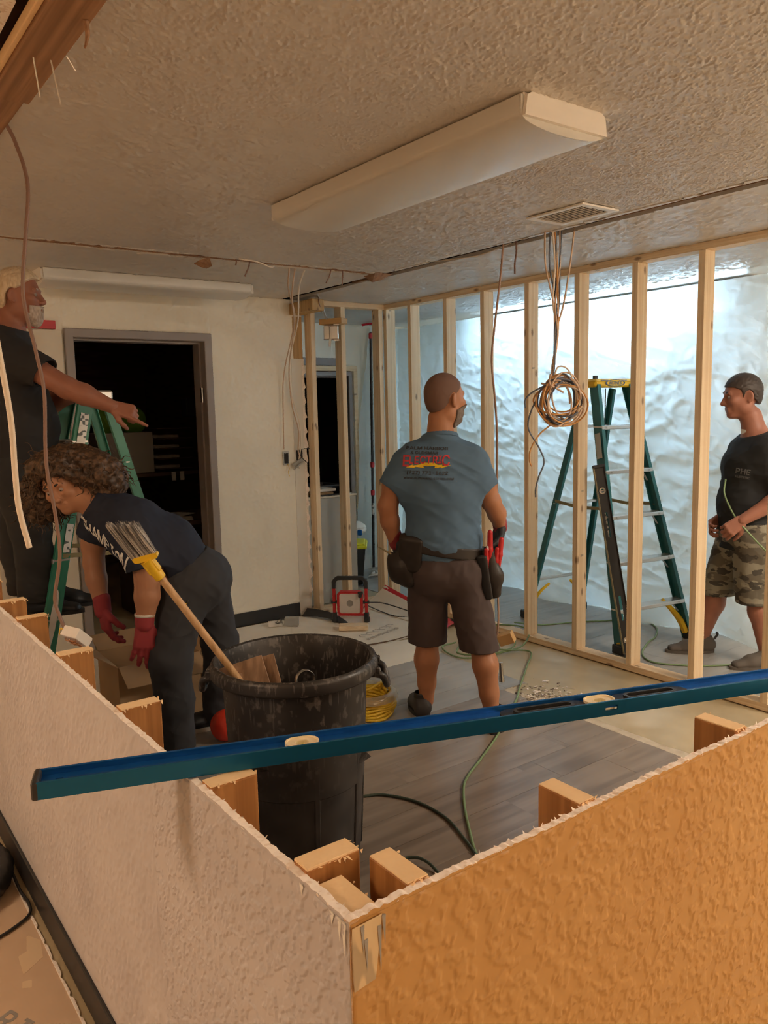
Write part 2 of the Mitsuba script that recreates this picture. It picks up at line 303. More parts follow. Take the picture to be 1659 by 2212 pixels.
# old header beam left over the half wall
hb = thing('header_beam', 'rough brown timber plate left in the ceiling slot, top left corner', 'beam')
part(hb, 'plank', box((0.465, 0.7, ZC-0.028), (0.558, 2.22, ZC+0.012), 0.003), 'mat_old_wood_y')
part(hb, 'batten', box((0.452, 0.7, ZC-0.020), (0.4645, 2.21, ZC+0.004), 0.002), 'mat_cut_wood', label='narrow strip colored paler as the lit side of the plate')  # paler wood color stands for light on the plate's side face
part(hb, 'plank', box((0.462, 2.245, ZC-0.012), (0.556, 3.94, ZC+0.02), 0.003), 'mat_old_wood_y')
for i, (p, q) in enumerate([((0.500, 1.93, ZC-.026), (0.515, 1.955, ZC-.10)), ((0.535, 1.925, ZC-.026), (0.560, 1.96, ZC-.105)), ((0.556, 1.88, ZC-.03), (0.575, 1.885, ZC-.055)), ((0.52, 2.50, ZC-.012), (0.522, 2.52, ZC-.085))]):
    part(hb, 'nail', cyl(p, q, 0.0018, 8), 'mat_steel')
part(hb, 'splinter', tube([(0.545, 1.70, ZC-.028), (0.55, 1.71, ZC-.05), (0.545, 1.715, ZC-.075)], [0.006, 0.005, 0.002], 6), 'mat_old_wood_y')
# floor slab
struct('floor', box((-5, -5, -0.06), (9, 10, -0.006)), 'mat_concrete', 'bare concrete floor with glue stains, partly covered by planks and paper')
def planks(parent, x0, x1, y0, y1, mat, seed, w=0.18, L=1.2, skip=None, base=-0.006):
    r = random.Random(seed); j = 0; y = y0
    while y < y1-0.01:
        yy = min(y+w, y1); x = x0-r.random()*L
        while x < x1:
            a, b = max(x, x0), min(x+L, x1)
            if b-a > 0.03 and not (skip and skip(a, b, y, yy)):
                part(parent, 'plank', box((a+.0006, y+.0006, base), (b-.0006, yy-.0006, r.uniform(-.0004, .0004))), mat)
            x += L
        y += w; j += 1
planks('floor', 0.60, 3.02, 0.88, 3.04, 'mat_plank', 1)
planks('floor', 0.60, 3.20, 3.04, 3.76, 'mat_plank_gray', 2)
planks('floor', 3.895, 5.9, 1.2, 6.3, 'mat_plank_gray', 3, w=0.36, L=1.6)
part('floor', 'adhesive_strip', sheet(lambda u, v: np.stack([3.02+0.05*v+0.03*meshkit.noise(np.stack([u*30, v*3, 0*u], -1))*v, 0.9+2.9*u, -0.0055+0.003*meshkit.noise(np.stack([u*60, v*4, 0*u], -1))], -1), 160, 6), 'mat_adhesive')
# paper laid over the floor
def paper(parent, name, poly, z, mat, lift=0.004, seed=0, n=28):
    from shapely.geometry import Polygon
    P = Polygon(poly); m = trimesh.creation.extrude_polygon(P, 0.0008, engine='earcut')
    m = m.subdivide_to_size(0.09); v = np.asarray(m.vertices).copy()
    v[:, 2] += z+lift*meshkit.fbm(np.c_[v[:, :2]*7, np.full(len(v), seed)], 3)
    return part(parent, name, trimesh.Trimesh(v, m.faces, process=False), mat)
# walls
DX0, DX1, DZ = 1.455, 2.315, 2.03    # clear door opening in the cream wall
struct('wall_back', [box((-5, YD, 0), (DX0-.045, YD+0.13, ZC)), box((DX1+.045, YD, 0), (3.10, YD+0.13, ZC)), box((DX0-.06, YD, DZ+.045), (DX1+.06, YD+0.13, ZC))], 'mat_wall_cream', 'cream textured wall with a dark doorway')
for x0, x1, z0, z1 in ((DX1+.055, 3.0, .10, ZC-.001), (DX0-.06, DX1+.055, DZ+.057, ZC-.001), (.1, DX0-.06, 2.13, ZC-.001)):
    part('wall_back', 'textured_face', coat((x0, YD-.0003, z0), X_, Z_, x1-x0, z1-z0, .0075, 46.0, 5, .0026), 'mat_wall_cream', smooth=True)
# the torn right end of that wall: bare stud above, patched board below
part('wall_back', 'end_board', [box((3.0, YD-0.004, 0.10), (3.105, YD+0.001, 1.93)), box((3.0, YD-.006, 0.0), (3.10, YD, 0.12))], 'mat_paint_white')
part('wall_back', 'torn_edge', lip((3.105, YD-0.003, 0.2), (3.105, YD-0.003, 0.9), 2, 0.0, 9, 1), 'mat_gypsum')
r_ = np.random.RandomState(3)
part('wall_back', 'torn_edge', [hull(np.array([[3.085, YD-.004, z], [3.112+.006*r_.rand(), YD-.012*r_.rand()-.004, z+.03], [3.105, YD+.01, z+.1*r_.rand()+.05], [3.085, YD-.006, z+.12]])) for z in np.arange(0.15, 1.9, 0.11)], 'mat_gypsum')
part('wall_back', 'old_stud', box((3.02, YD-.003, 1.93), (3.10, YD+0.1, ZC-.12), 0.002), 'mat_gold_wood', label='bare old stud end above the torn wallboard')
part('wall_back', 'old_plate', box((3.0, YD-0.32, ZC-.11), (3.10, YD+.02, ZC-.03), 0.004), 'mat_gold_wood', label='stub of old top plate sticking out at the wall end')
struct('baseboard_back', [box((DX1+.05, YD-0.008, 0), (3.0, YD, 0.10), 0.002)], 'mat_rubber', 'black vinyl baseboard below the cream wall')
# door frame
def door_frame(key, x0, x1, zt, y, w=0.055, d=0.15, mat='mat_door_frame'):
    fr = lambda a, b: box(a, b, 0.004)
    m = [fr((x0-w, y-0.025, 0), (x0, y+d, zt+w)), fr((x1, y-0.025, 0), (x1+w, y+d, zt+w)), fr((x0-w, y-0.025, zt), (x1+w, y+d, zt+w)),
         box((x0, y+.05, 0), (x0+.012, y+d, zt)), box((x1-.012, y+.05, 0), (x1, y+d, zt)), box((x0, y+.05, zt-.012), (x1, y+d, zt))]
    struct(key, m, mat, 'gray-brown steel door frame')
door_frame('door_1', DX0, DX1, DZ, YD)
part('door_1', 'hinge', [box((DX1-.016, YD+.02, 1.62), (DX1-.010, YD+.05, 1.72), .001), cyl((DX1-.016, YD+.018, 1.62), (DX1-.016, YD+.018, 1.72), .006, 10)], 'mat_steel')
# room behind the dark doorway
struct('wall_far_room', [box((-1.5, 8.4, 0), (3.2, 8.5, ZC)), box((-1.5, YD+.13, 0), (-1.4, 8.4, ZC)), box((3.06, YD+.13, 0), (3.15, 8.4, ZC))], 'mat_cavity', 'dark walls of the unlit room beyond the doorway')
# hallway beyond the stud framing: end wall with a second doorway
YH = 6.45
HX0, HX1, HZ = 3.50, 4.34, 1.868
struct('wall_hall', [box((3.2, YH, 0), (HX0-.05, YH+.12, ZC)), box((HX1+.05, YH, 0), (6.0, YH+.12, ZC)), box((HX0-.06, YH, HZ+.05), (HX1+.06, YH+.12, ZC))], 'mat_wall_cream', 'cream end wall of the hallway behind the framing')
door_frame('door_2', HX0, HX1, HZ, YH, w=.042)
struct('trim_1', [box((3.2, YH-.012, HZ+.097), (4.26, YH, HZ+.167))], 'mat_door_frame', 'dark gray band on the hall wall above the doorway')
struct('trim_2', [box((3.2, YH-.03, HZ+.046), (4.44, YH-.024, HZ+.094), .002), box((4.395, YH-.03, 0.0), (4.44, YH-.024, HZ+.046), .002)], 'mat_pine_x', 'plain wood strip round the hall doorway')
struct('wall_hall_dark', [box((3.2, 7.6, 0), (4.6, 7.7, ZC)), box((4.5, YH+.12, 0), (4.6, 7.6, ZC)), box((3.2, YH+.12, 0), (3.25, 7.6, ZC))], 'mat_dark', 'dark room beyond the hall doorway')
# outer shell
struct('wall_right', box((6.3, -5, 0), (6.4, 10, ZC)), 'mat_wall_cream')
struct('wall_left', box((-3.6, -5, 0), (-3.5, YD, ZC)), 'mat_wall_cream')
struct('wall_front', box((-3.6, -3.6, 0), (6.4, -3.5, ZC)), 'mat_wall_cream')
struct('wall_upper', box((-5.2, -5.2, ZC+0.3), (9, 10, ZC+0.32)), 'mat_dark')
# ------------------------------------------------------------------ the half wall in front (two sides of cut-down framing)
XL, YR, ZP = 0.495, 0.765, 0.924      # outer faces of the two wallboards, top
def board_mesh(lo, hi, axis, seed, nl, nz):
    """wallboard with a raggedly sawn top edge: outer face finely divided along the top"""
    r = np.random.RandomState(seed); L0, L1 = lo[axis], hi[axis]; s = np.linspace(L0, L1, nl)
    w = 0.006*(meshkit.fbm(np.c_[s*5, 0*s, 0*s+seed], 3)-.5)+0.0035*(r.rand(nl)-.5)
    zt = hi[2]+w; o = 1-axis; out = []
    P = np.zeros((nl, 4, 3))
    for k, (t, z) in enumerate([(lo[o], lo[2]), (lo[o], None), (hi[o], None), (hi[o], lo[2])]):
        P[:, k, axis] = s; P[:, k, o] = t; P[:, k, 2] = zt+(0.002*(r.rand(nl)-.5) if k == 2 else 0) if z is None else z
    i = np.arange(nl-1)
    f = []
    for k in range(4):
        a, b = i*4+k, i*4+(k+1) % 4
        f += [np.stack([a, b, b+4], 1), np.stack([a, b+4, a+4], 1)]
    f += [np.array([[0, 2, 1], [0, 3, 2]]), np.array([[0, 1, 2], [0, 2, 3]])+4*(nl-1)]
    return P.reshape(-1, 3), np.vstack(f), nl
for nm, lo, hi, ax, mt, sd, dsc in (('wall_half_left', (XL, YR, 0.0), (XL+0.0127, 4.1, ZP), 1, 'mat_wall_taupe', 11, 'taupe textured half wall with a raw cut top, left of the corner'),
                               ('wall_half_right', (XL, YR, 0.0), (3.3, YR+0.0127, ZP), 0, 'mat_wall_orange', 12, 'orange-tan textured half wall with a raw cut top, right of the corner')):
    V, Fc, nl = board_mesh(lo, hi, ax, sd, 420, 2)
    n4 = 2*(nl-1); tops = Fc[n4:2*n4]; rest = np.vstack([Fc[:n4], Fc[2*n4:]])
    struct(nm, trimesh.Trimesh(V, rest, process=False), mt, dsc)
    part(nm, 'cut_edge', trimesh.Trimesh(V, tops, process=False), 'mat_gypsum', label='raw pale gypsum edge along the sawn top')
    # paper fuzz along the saw cut
    r = np.random.RandomState(sd); fz = []
    for _ in range(150):
        s = r.uniform(lo[ax], min(hi[ax], 3.2)); side = r.rand() < .65
        b = np.zeros(3); b[ax] = s; b[1-ax] = (hi if side else lo)[1-ax]; b[2] = ZP-.001
        e = b+np.array([r.uniform(-.004, .004), r.uniform(-.004, .004), r.uniform(.001, .006)]); c = b.copy(); c[ax] += r.uniform(.002, .007)
        fz.append(hull([b, c, e, b+[0, 0, -.002], c+[0.0005, 0.0005, -.001]]))
    part(nm, 'paper_fuzz', fz, 'mat_gypsum', kind='stuff')
part('wall_half_right', 'textured_face', coat((XL+.002, YR-.0003, .21), X_, Z_, 1.36, ZP-.214, .0025, 76.0, 7, .0019), 'mat_wall_orange', smooth=True)
for y0, y1, z0, st in ((YR+.001, 1.45, .25, .0026), (1.45, 3.2, .12, .006)):
    part('wall_half_left', 'textured_face', coat((XL-.0003, y1, z0), -Y_, Z_, y1-y0, ZP-.004-z0, st, 76.0, 9, .0024), 'mat_wall_taupe', smooth=True)
# broken corner: bare plaster patches and torn flakes
part('wall_half_right', 'chip', [hull([(XL+.002, YR-.0032, ZP-.008), (XL+.048, YR-.0032, ZP-.006), (XL+.042, YR-.0032, ZP-.05), (XL+.036, YR-.0032, ZP-.09), (XL+.003, YR-.0032, ZP-.094), (XL+.002, YR+.002, ZP-.05), (XL+.04, YR+.002, ZP-.05)])], 'mat_chip', label='patch of bare plaster at the broken corner')
part('wall_half_right', 'chip', [hull([(XL+a, YR-.0042, ZP-z0), (XL+a+.006, YR-.0042, ZP-z0), (XL+a+.004, YR-.0042, ZP-z1), (XL+a+.003, YR-.001, ZP-z0)]) for a, z0, z1 in ((.014, .010, .05), (.019, .03, .075), (.040, .02, .088), (.047, .008, .05))], 'mat_gray_ink')
part('wall_half_left', 'chip', [hull([(XL-.003, YR+a, ZP-.004), (XL-.002, YR+a+.012, ZP-.004), (XL-.004, YR+a+.004, ZP-z1), (XL, YR+a+.006, ZP-.004)]) for a, z1 in ((.003, .050), (.013, .034), (.030, .02), (.105, .018))], 'mat_paint_white')
struct('baseboard_left', box((XL-0.010, YR-.01, 0), (XL, 4.1, 0.10), 0.003), 'mat_rubber', 'black vinyl baseboard below the taupe half wall')
struct('baseboard_right', box((XL-.01, YR-0.010, 0), (3.3, YR, 0.10), 0.003), 'mat_rubber', 'black vinyl baseboard below the orange half wall')
ordn = ['nearest the corner', 'second from the corner', 'third from the corner', 'fourth from the corner', 'fifth from the corner', 'sixth from the corner', 'farthest']
def cut_stud(name, lo, hi, seed, label, group):
    """a sawn-off stud: dark aged sides, fresh pale cut end, splinters at the lip"""
    k = thing(name, label, 'stud', group); r = np.random.RandomState(seed)
    v = box(lo, hi, 0.0025); P = np.asarray(v.vertices).copy(); top = P[:, 2] > hi[2]-0.004
    P[top, 2] += 0.004*(r.rand()-.5)+0.03*(P[top, 0]-lo[0])*(r.rand()-.5)
    part(k, 'post', trimesh.Trimesh(P, v.faces, process=False), 'mat_old_wood_z')
    zt = P[:, 2].max()
    part(k, 'cut_end', box((lo[0]+.001, lo[1]+.001, hi[2]-.002), (hi[0]-.001, hi[1]-.001, zt+.0012), .001), 'mat_cut_wood', label='fresh sawn end')
    sp = []
    for _ in range(14):
        x = r.uniform(lo[0], hi[0]); y = lo[1]-.0005 if r.rand() < .75 else r.uniform(lo[1], hi[1]); x = x if y < lo[1] else hi[0]+.0005
        a = np.array([x, y, hi[2]-.001]); d = np.array([r.uniform(-.002, .003), -abs(r.normal(0, .003)), r.uniform(-.009, .006)])
        sp.append(hull([a, a+[.005, 0, 0], a+d+[.003, 0, 0], a+d*.6+[.001, -.001, 0]]))
    part(k, 'splinter', sp, 'mat_cut_wood', kind='stuff')
    return k
for i, y in enumerate((0.886, 1.198, 1.648, 2.137, 2.609, 2.896, 3.30)):
    lbl = {0: 'short sawn-off stud behind the taupe half wall, nearest its corner', 1: 'sawn-off stud in the taupe half wall under the blue level, beside the bin'}.get(i, f'orange-brown sawn-off stud along the taupe half wall, {ordn[i]}')
    cut_stud('cut_stud', (XL+0.0127, y, 0.04), (XL+0.101, y+0.038, ZP+0.004), 20+i, lbl, 'cut studs of the taupe half wall')
for i, x in enumerate((0.596, 0.94, 1.39, 1.85)):
    cut_stud('cut_stud', (x, YR+0.0127, 0.04), (x+0.038, YR+0.101, ZP+0.004), 40+i, ['square-topped sawn-off stud standing free at the half wall corner', 'sawn-off stud halfway along the orange half wall', 'sawn-off stud of the orange half wall below the far end of the level', 'sawn-off stud of the orange half wall at the right picture edge'][i], 'cut studs of the orange half wall')
cut_stud('cut_stud', (XL+.0127, YR+.0127, .04), (XL+.060, YR+.108, ZP-.012), 50, 'lower sawn-off post filling the corner of the half wall', 'cut studs at the half wall corner')
struct('half_wall_plate', [box((XL+.0127, YR+.0127, 0), (XL+.101, 4.1, .04), .002), box((XL+.101, YR+.0127, 0), (3.3, YR+.101, .04), .002)], 'mat_old_wood_y', 'bottom plate of the half wall')
# ------------------------------------------------------------------ new stud wall
sw = thing('stud_wall', 'new pine stud wall frame in front of the white plastic sheet', 'stud wall')
part(sw, 'top_plate', box((XS, 1.2, ZC-.040), (XS+.089, 5.18, ZC-.002), .002), 'mat_pine_y')
part(sw, 'bottom_plate', box((XS, 1.2, 0), (XS+.089, 5.18, .038), .002), 'mat_pine_y')
for y in (1.56, 1.968, 2.376, 2.778, 3.182, 3.585, 3.99, 4.371, 4.78, 5.085):
    part(sw, 'stud', box((XS, y, .038), (XS+.089, y+.038, ZC-.040), .002), 'mat_pine_z')
part(sw, 'backing_stud', box((XS+.051, 5.124, .038), (XS+.089, 5.17, ZC-.040), .002), 'mat_pine_z')
sb = thing('stub_wall', 'short pine stud frame closing the gap beside the cream wall', 'stud wall')
part(sb, 'top_plate', box((3.12, 5.105, ZC-.040), (XS, 5.194, ZC-.002), .002), 'mat_pine_x')
part(sb, 'bottom_plate', box((3.12, 5.105, 0), (XS, 5.194, .038), .002), 'mat_pine_x')
for x in (3.125, 3.392, 3.742): part(sb, 'stud', box((x, 5.105, .038), (x+.038, 5.194, ZC-.040), .002), 'mat_pine_z')
# printed grade stamps on studs
for (y, z, s) in ((3.182, 1.02, 'HF'), (3.182, .62, 'SPF'), (3.585, 1.62, 'S-DRY'), (3.585, 1.78, 'KD')):
    part(sw, 'grade_stamp', place_text(s, .012, (XS+.045, y-.0006, z), (1, 0, 0), (0, 0, 1), .0008), 'mat_gray_ink')
# ------------------------------------------------------------------ things in the foreground
principled('mat_level_blue', mikit.proc(lambda p, n, uv: mix((0.008, 0.090, 0.32), (0.014, 0.135, 0.44), noise(p.x*30, p.y*30, p.z*200))), 0.3, metallic=0.55)
principled('mat_level_teal', (0.010, 0.125, 0.26), 0.3, metallic=0.55)
principled('mat_vial_cream', (0.84, 0.74, 0.52), 0.45)
principled('mat_vial', (0.45, 0.55, 0.12), 0.1)
# long spirit level lying on its side across the two half walls
LU = unit([1.372, -0.493, 0.0]); LVv = np.array([-LU[1], LU[0], 0.0]); LO = np.array([0.258, 1.338, 0.9285]); LL = 1.98
LR = np.stack([LU, LVv, np.array([0, 0, 1.0])], 1)
def lv(m): return mv(m, LO, LR)
k = thing('spirit_level', 'long blue spirit level lying across the top of the half walls', 'level')
W_, H_ = 0.057, 0.030
part(k, 'front_flange', lv(cat([box((.008, 0, 0), (1.064, .005, H_), .0008), box((1.092, 0, 0), (LL-.008, .005, H_), .0008), box((1.063, 0, 0), (1.093, .005, .011)), box((1.063, 0, .021), (1.093, .005, H_))])), 'mat_level_teal', label='teal front edge strip')
part(k, 'back_flange', lv(box((.008, W_-.005, 0), (LL-.008, W_, H_), .0012)), 'mat_level_blue')
from shapely.geometry import Polygon as Poly, Point, LineString
def oval(x, y, l, w): return LineString([(x-l/2+w/2, y), (x+l/2-w/2, y)]).buffer(w/2, 10)
web = Poly([(.008, .005), (LL-.008, .005), (LL-.008, W_-.005), (.008, W_-.005)])
vials = [(0.453, .062, 'v'), (1.066, .066, 'c'), (1.66, .062, 'v')]
grips = [(0.942, .128), (1.186, .118)]
for x, l, _ in vials: web = web.difference(oval(x, W_/2, l, .042))
for x, l in grips: web = web.difference(oval(x, W_/2, l, .024))
web = web.difference(Poly([(.035, .024), (.047, .024), (.047, .034), (.035, .034)]))
part(k, 'web', lv(prism(web, .015, .019)), 'mat_level_blue')
[part(k, 'rib', lv(box((a, W_/2-.002, .0189), (b, W_/2+.002, .0205))), 'mat_level_blue') for a, b in ((.055, .41), (.50, .84), (1.29, 1.60))]
for s, x in ((0, .0), (1, LL-.012)): part(k, 'end_cap', lv(box((x, -.001, -.001), (x+.012, W_+.001, H_+.001), .003)), 'mat_black_plastic')
for x, l in grips:
    fr = oval(x, W_/2, l+.05, .045).difference(oval(x, W_/2, l-.012, .017))
    part(k, 'grip', lv(cat([prism(oval(x, W_/2, l+.06, .046).difference(oval(x, W_/2, l, .024)), .019, .0215), prism(oval(x, W_/2, l+.004, .028).difference(oval(x, W_/2, l-.010, .016)), .004, .026)])), 'mat_black_plastic')
for x, l, t in vials:
    fr = oval(x, W_/2, l, .042); hole = oval(x, W_/2, .026, .018)
    vp = part(k, 'vial_holder', lv(cat([prism(fr.difference(hole), .008, .024), prism(fr.difference(fr.buffer(-.003)), .022, .0265), prism(hole.buffer(.002), .005, .009)])), 'mat_vial_cream', label='cream vial holder')
    vk = uniq(vp+'__vial'); put(vk, lv(cyl((x-.004, W_/2-.012, .013), (x+.004, W_/2+.012, .013), .0045, 14)), 'mat_vial', smooth=30)
# ------------------------------------------------------------------ rubbish bin and what sticks out of it
def bin_dirt(p, n, uv):
    d = smoothstep(0.58, 0.74, fbm(p.x*48, p.y*48, p.z*30, octaves=4)); s = smoothstep(0.70, 0.80, noise(p.x*150, p.y*150, p.z*14))
    m = smoothstep(0.35, 0.65, fbm(p.x*5, p.y*5, p.z*5))
    c = mix((0.019, 0.017, 0.0165), (0.042, 0.037, 0.034), m)
    return mix(c, mi.Color3f(0.30, 0.27, 0.25), dr.clip(d*0.26+s*0.20, 0, 1)*smoothstep(0.2, 0.75, p.z))
principled('mat_bin', mikit.proc(bin_dirt), 0.42)
BC = np.array([1.310, 2.318, 0.0]); BH, BR = 0.72, 0.285
k = thing('rubbish_bin', 'big black plastic rubbish bin, scuffed and dusty, behind the half wall', 'bin')
prof = [(1e-4, .012), (.185, .012), (.206, .02), (.211, .05), (.224, .30), (.229, .305), (.243, .60), (.248, .665), (.274, .668), (BR-.004, .672), (BR, .68), (BR, .705), (BR-.006, BH-.004), (BR-.014, BH),
        (BR-.024, BH-.004), (.252, .69), (.236, .60), (.218, .30), (.204, .04), (.17, .025), (1e-4, .025)]
part(k, 'body', lathe(prof, 72, BC), 'mat_bin', smooth=35)
for a in (-36, 144):
    c = BC+np.array([math.cos(math.radians(a)), math.sin(math.radians(a)), 0])*(BR-.004)+[0, 0, .66]; R = rz(a)
    h = tube([(-.005, -.06, .01), (.02, -.055, .0), (.032, -.03, -.035), (.034, .0, -.045), (.032, .03, -.035), (.02, .055, 0), (-.005, .06, .01)], .012, 10)
    part(k, 'handle', mv(cat([h, box((-.022, -.07, .0), (.012, -.05, .035), .004), box((-.022, .05, 0), (.012, .07, .035), .004)]), c, R), 'mat_bin', smooth=40)
for a in (20, 80, 200, 255, 300, 330):
    t = math.radians(a); part(k, 'rib', beam(BC+np.array([math.cos(t)*.211, math.sin(t)*.211, .03]), BC+np.array([math.cos(t)*.2310, math.sin(t)*.2310, .42]), .02, .008, (math.cos(t), math.sin(t), 0), .003), 'mat_bin')
principled('mat_scrap_plank', mikit.proc(wood_fn((0.36, 0.225, 0.14), (0.22, 0.13, 0.075), 2, False)), 0.5)
def leaning(lbl, c, w, h, t, Rm):
    one('scrap_plank', mv(box((-w/2, -t/2, 0), (w/2, t/2, h), .001), c, Rm), 'mat_scrap_plank', lbl, 'plank', group='offcuts in the bin')
vr = np.array([.806, -.592, 0]); vf = np.array([.592, .806, 0])
def vbasis(yaw=0, lean=0, roll=0):
    """upright frame: x to the viewer's right, y away; then turned, leaned back and rolled"""
    return np.stack([vr, vf, [0, 0, 1]], 1) @ rz(yaw) @ rot((1, 0, 0), lean) @ rot((0, 1, 0), roll)
leaning('large broken wood-look plank standing in the bin', BC+vr*-.055+vf*-.12+[0, 0, .30], .155, .44, .006, vbasis(4, -14, -16))
leaning('smaller dark offcut behind the broom handle in the bin', BC+vr*-.105+vf*-.10+[0, 0, .34], .10, .35, .006, vbasis(18, -14, -12))
leaning('thin broken plank behind the large one in the bin', BC+vr*-.02+vf*-.085+[0, 0, .28], .13, .455, .006, vbasis(-2, -12, -15))
one('pipe_ring', mv(lathe([(.030, -.011), (.034, -.012), (.036, 0), (.034, .012), (.030, .011), (.0285, 0), (.030, -.011)], 40), BC+vr*.045+vf*-.10+[0, 0, .668], vbasis(25, 0, 0) @ rot((1, 0, 0), 78)), 'mat_steel', 'shiny metal ring on the rubbish in the bin', 'ring', smooth=True)
rr = np.random.RandomState(5)
one('rubbish_heap', [hull(BC+np.array([rr.uniform(-.16, .16), rr.uniform(-.16, .16), rr.uniform(.36, .47)])+(rr.rand(8, 3)-.5)*[.2, .2, .08]) for _ in range(16)], 'mat_bin', 'dark crumbled rubbish filling the bin', 'rubbish')
lab('rubbish_heap', kind='stuff')
# broom, head up, handle in the bin
k = thing('broom', 'angled broom with gray bristles standing upside down in the bin', 'broom')
def vp(px_r, px_f, z): return vr*px_r+vf*px_f+[0, 0, z]
b0 = np.array([1.430, 2.330, .16]); b1 = np.array([1.108, 2.386, .70]); b1 = np.array([1.10, 2.375, .705]); b2 = np.array([0.884, 2.427, 1.058])
principled('mat_broom_handle', mikit.proc(wood_fn((0.66, 0.42, 0.22), (0.42, 0.24, 0.10), 2, False)), 0.5)
part(k, 'handle', tube([b0, b1, b2], .0125, 14, sm=0), 'mat_broom_handle', smooth=True)
bd = unit(b2-b1); side = unit(np.cross(bd, vf)); RB = np.stack([side, np.cross(bd, side), bd], 1)
part(k, 'socket', mv(cat([lathe([(.015, -.03), (.018, -.028), (.019, .03), (.024, .045), (1e-4, .045)], 20), box((-.02, -.014, -.005), (.02, .014, .045), .004)]), b2, RB), 'mat_yellow_plastic', smooth=35)
hp = prism([(-.034, .036), (.024, .052), (.034, .058), (.034, .072), (.026, .073), (-.032, .056), (-.040, .048), (-.040, .040)], -.015, .015)
v = np.asarray(hp.vertices); hp = trimesh.Trimesh(np.stack([v[:, 0], v[:, 2], v[:, 1]], 1), hp.faces[:, ::-1], process=False)
part(k, 'head', mv(hp, b2, RB), 'mat_yellow_plastic')
def bristle_col(p, n, uv): return mix((0.14, 0.135, 0.13), (0.60, 0.57, 0.54), smoothstep(0.3, 0.75, noise((p.x*.8-p.y*.6)*420+p.z*230, p.z*14, 2.0)))
principled('mat_bristle', mikit.proc(bristle_col), 0.6)
br = []
for i in range(420):
    x = rr.uniform(-.040, .036); y = rr.uniform(-.012, .012); s = x/.04
    z0 = .052+(x+.04)*.25; L = .118+.016*s+rr.uniform(-.014, .010); e = np.array([x*1.05-.002+rr.normal(0, .002), y*1.9+rr.normal(0, .002), z0+L])
    a = np.array([x, y, z0]); m_ = (a+e)/2+[rr.normal(0, .001), rr.normal(0, .001), 0]
    br.append(tube([a, m_, e], [.0015, .0014, .0012], 3, sm=0, caps=False))
part(k, 'bristles', mv(cat(br+[hull([(-.036, -.008, .055), (.033, -.008, .07), (.033, .008, .07), (-.036, .008, .055), (-.036, -.010, .14), (.034, -.010, .155), (.034, .010, .155), (-.036, .010, .14)])]), b2, RB), 'mat_bristle', kind='stuff')
# ------------------------------------------------------------------ cables hanging near the half wall
principled('mat_cable_brown', (0.22, 0.13, 0.10), 0.45)
principled('mat_cable_white', (0.78, 0.70, 0.60), 0.5)
principled('mat_cable_tan', (0.58, 0.42, 0.30), 0.5)
principled('mat_cable_gray', (0.09, 0.105, 0.14), 0.45)
principled('mat_cable_orange', (0.58, 0.30, 0.10), 0.5)
principled('mat_cable_black', (0.02, 0.02, 0.022), 0.45)
principled('mat_cord_green', (0.17, 0.25, 0.12), 0.5)
principled('mat_copper', (0.6, 0.3, 0.15), 0.3, metallic=1.0)
k = thing('hanging_cable', 'long brown cable hanging from the corner beam down to the white fixture box', 'cable')
part(k, 'jacket', tube([(.548, 2.47, ZC+.01), (.574, 2.46, 2.30), (.59, 2.43, 2.184), (.572, 2.43, 2.03), (.557, 2.435, 1.884), (.578, 2.43, 1.732), (.592, 2.43, 1.615), (.583, 2.43, 1.417), (.597, 2.43, 1.268), (.601, 2.43, 1.144), (.579, 2.432, 1.022), (.584, 2.42, .97), (.594, 2.40, .925)], .0055, 8), 'mat_cable_brown', smooth=True)
for i, (mt, P) in enumerate([('mat_cable_black', [(.594, 2.40, .925), (.600, 2.38, .905), (.598, 2.36, .90)]), ('mat_yellow_plastic', [(.594, 2.40, .925), (.575, 2.395, .918), (.582, 2.40, .935), (.59, 2.38, .91)]), ('mat_cable_white', [(.594, 2.40, .925), (.602, 2.385, .915), (.590, 2.37, .895)]), ('mat_copper', [(.594, 2.40, .925), (.588, 2.375, .91), (.605, 2.37, .90)])]):
    part(k, 'wire', tube(P, .0016, 6), mt, smooth=True)
k = thing('fixture_box', 'open white plastic wall box with wire ends resting on the stud tops', 'electrical box')
Rf = vbasis(-30, 50, 12)
bx = cat([box((-.035, -.008, -.042), (.035, -.005, .042), .001)]+[box(a, b, .002) for a, b in (((-.038, -.008, -.045), (-.034, .030, .045)), ((.034, -.008, -.045), (.038, .030, .045)), ((-.038, -.008, -.045), (.038, .030, -.041)), ((-.038, -.008, .041), (.038, .030, .045)))])
part(k, 'shell', mv(bx, (.598, 2.32, .915), Rf @ np.diag([.72, .8, .8])), 'mat_white_metal')
part(k, 'wire_ends', mv(cat([tube([(rr.uniform(-.03, .03), .0, rr.uniform(-.03, .03)) for _ in range(4)]+[(rr.uniform(-.03, .03), .05, rr.uniform(-.04, .02))], .0012, 5) for _ in range(9)]), (.590, 2.31, .91), Rf @ np.diag([.72, .8, .8])), 'mat_copper', kind='stuff')
one('hanging_cable', mv(tube([(.325, 1.716, 2.353), (.318, 1.716, 2.1), (.322, 1.716, 1.9), (.338, 1.716, 1.70), (.351, 1.715, 1.551), (.351, 1.714, 1.441), (.353, 1.714, 1.367), (.366, 1.712, 1.287)], .0058, 10), (0, 0, 0)), 'mat_cable_white', 'flat cream cable hanging with a cut end, at the left picture edge', 'cable', smooth=True)
principled('mat_paper_scuff', (0.64, 0.49, 0.33), .8)
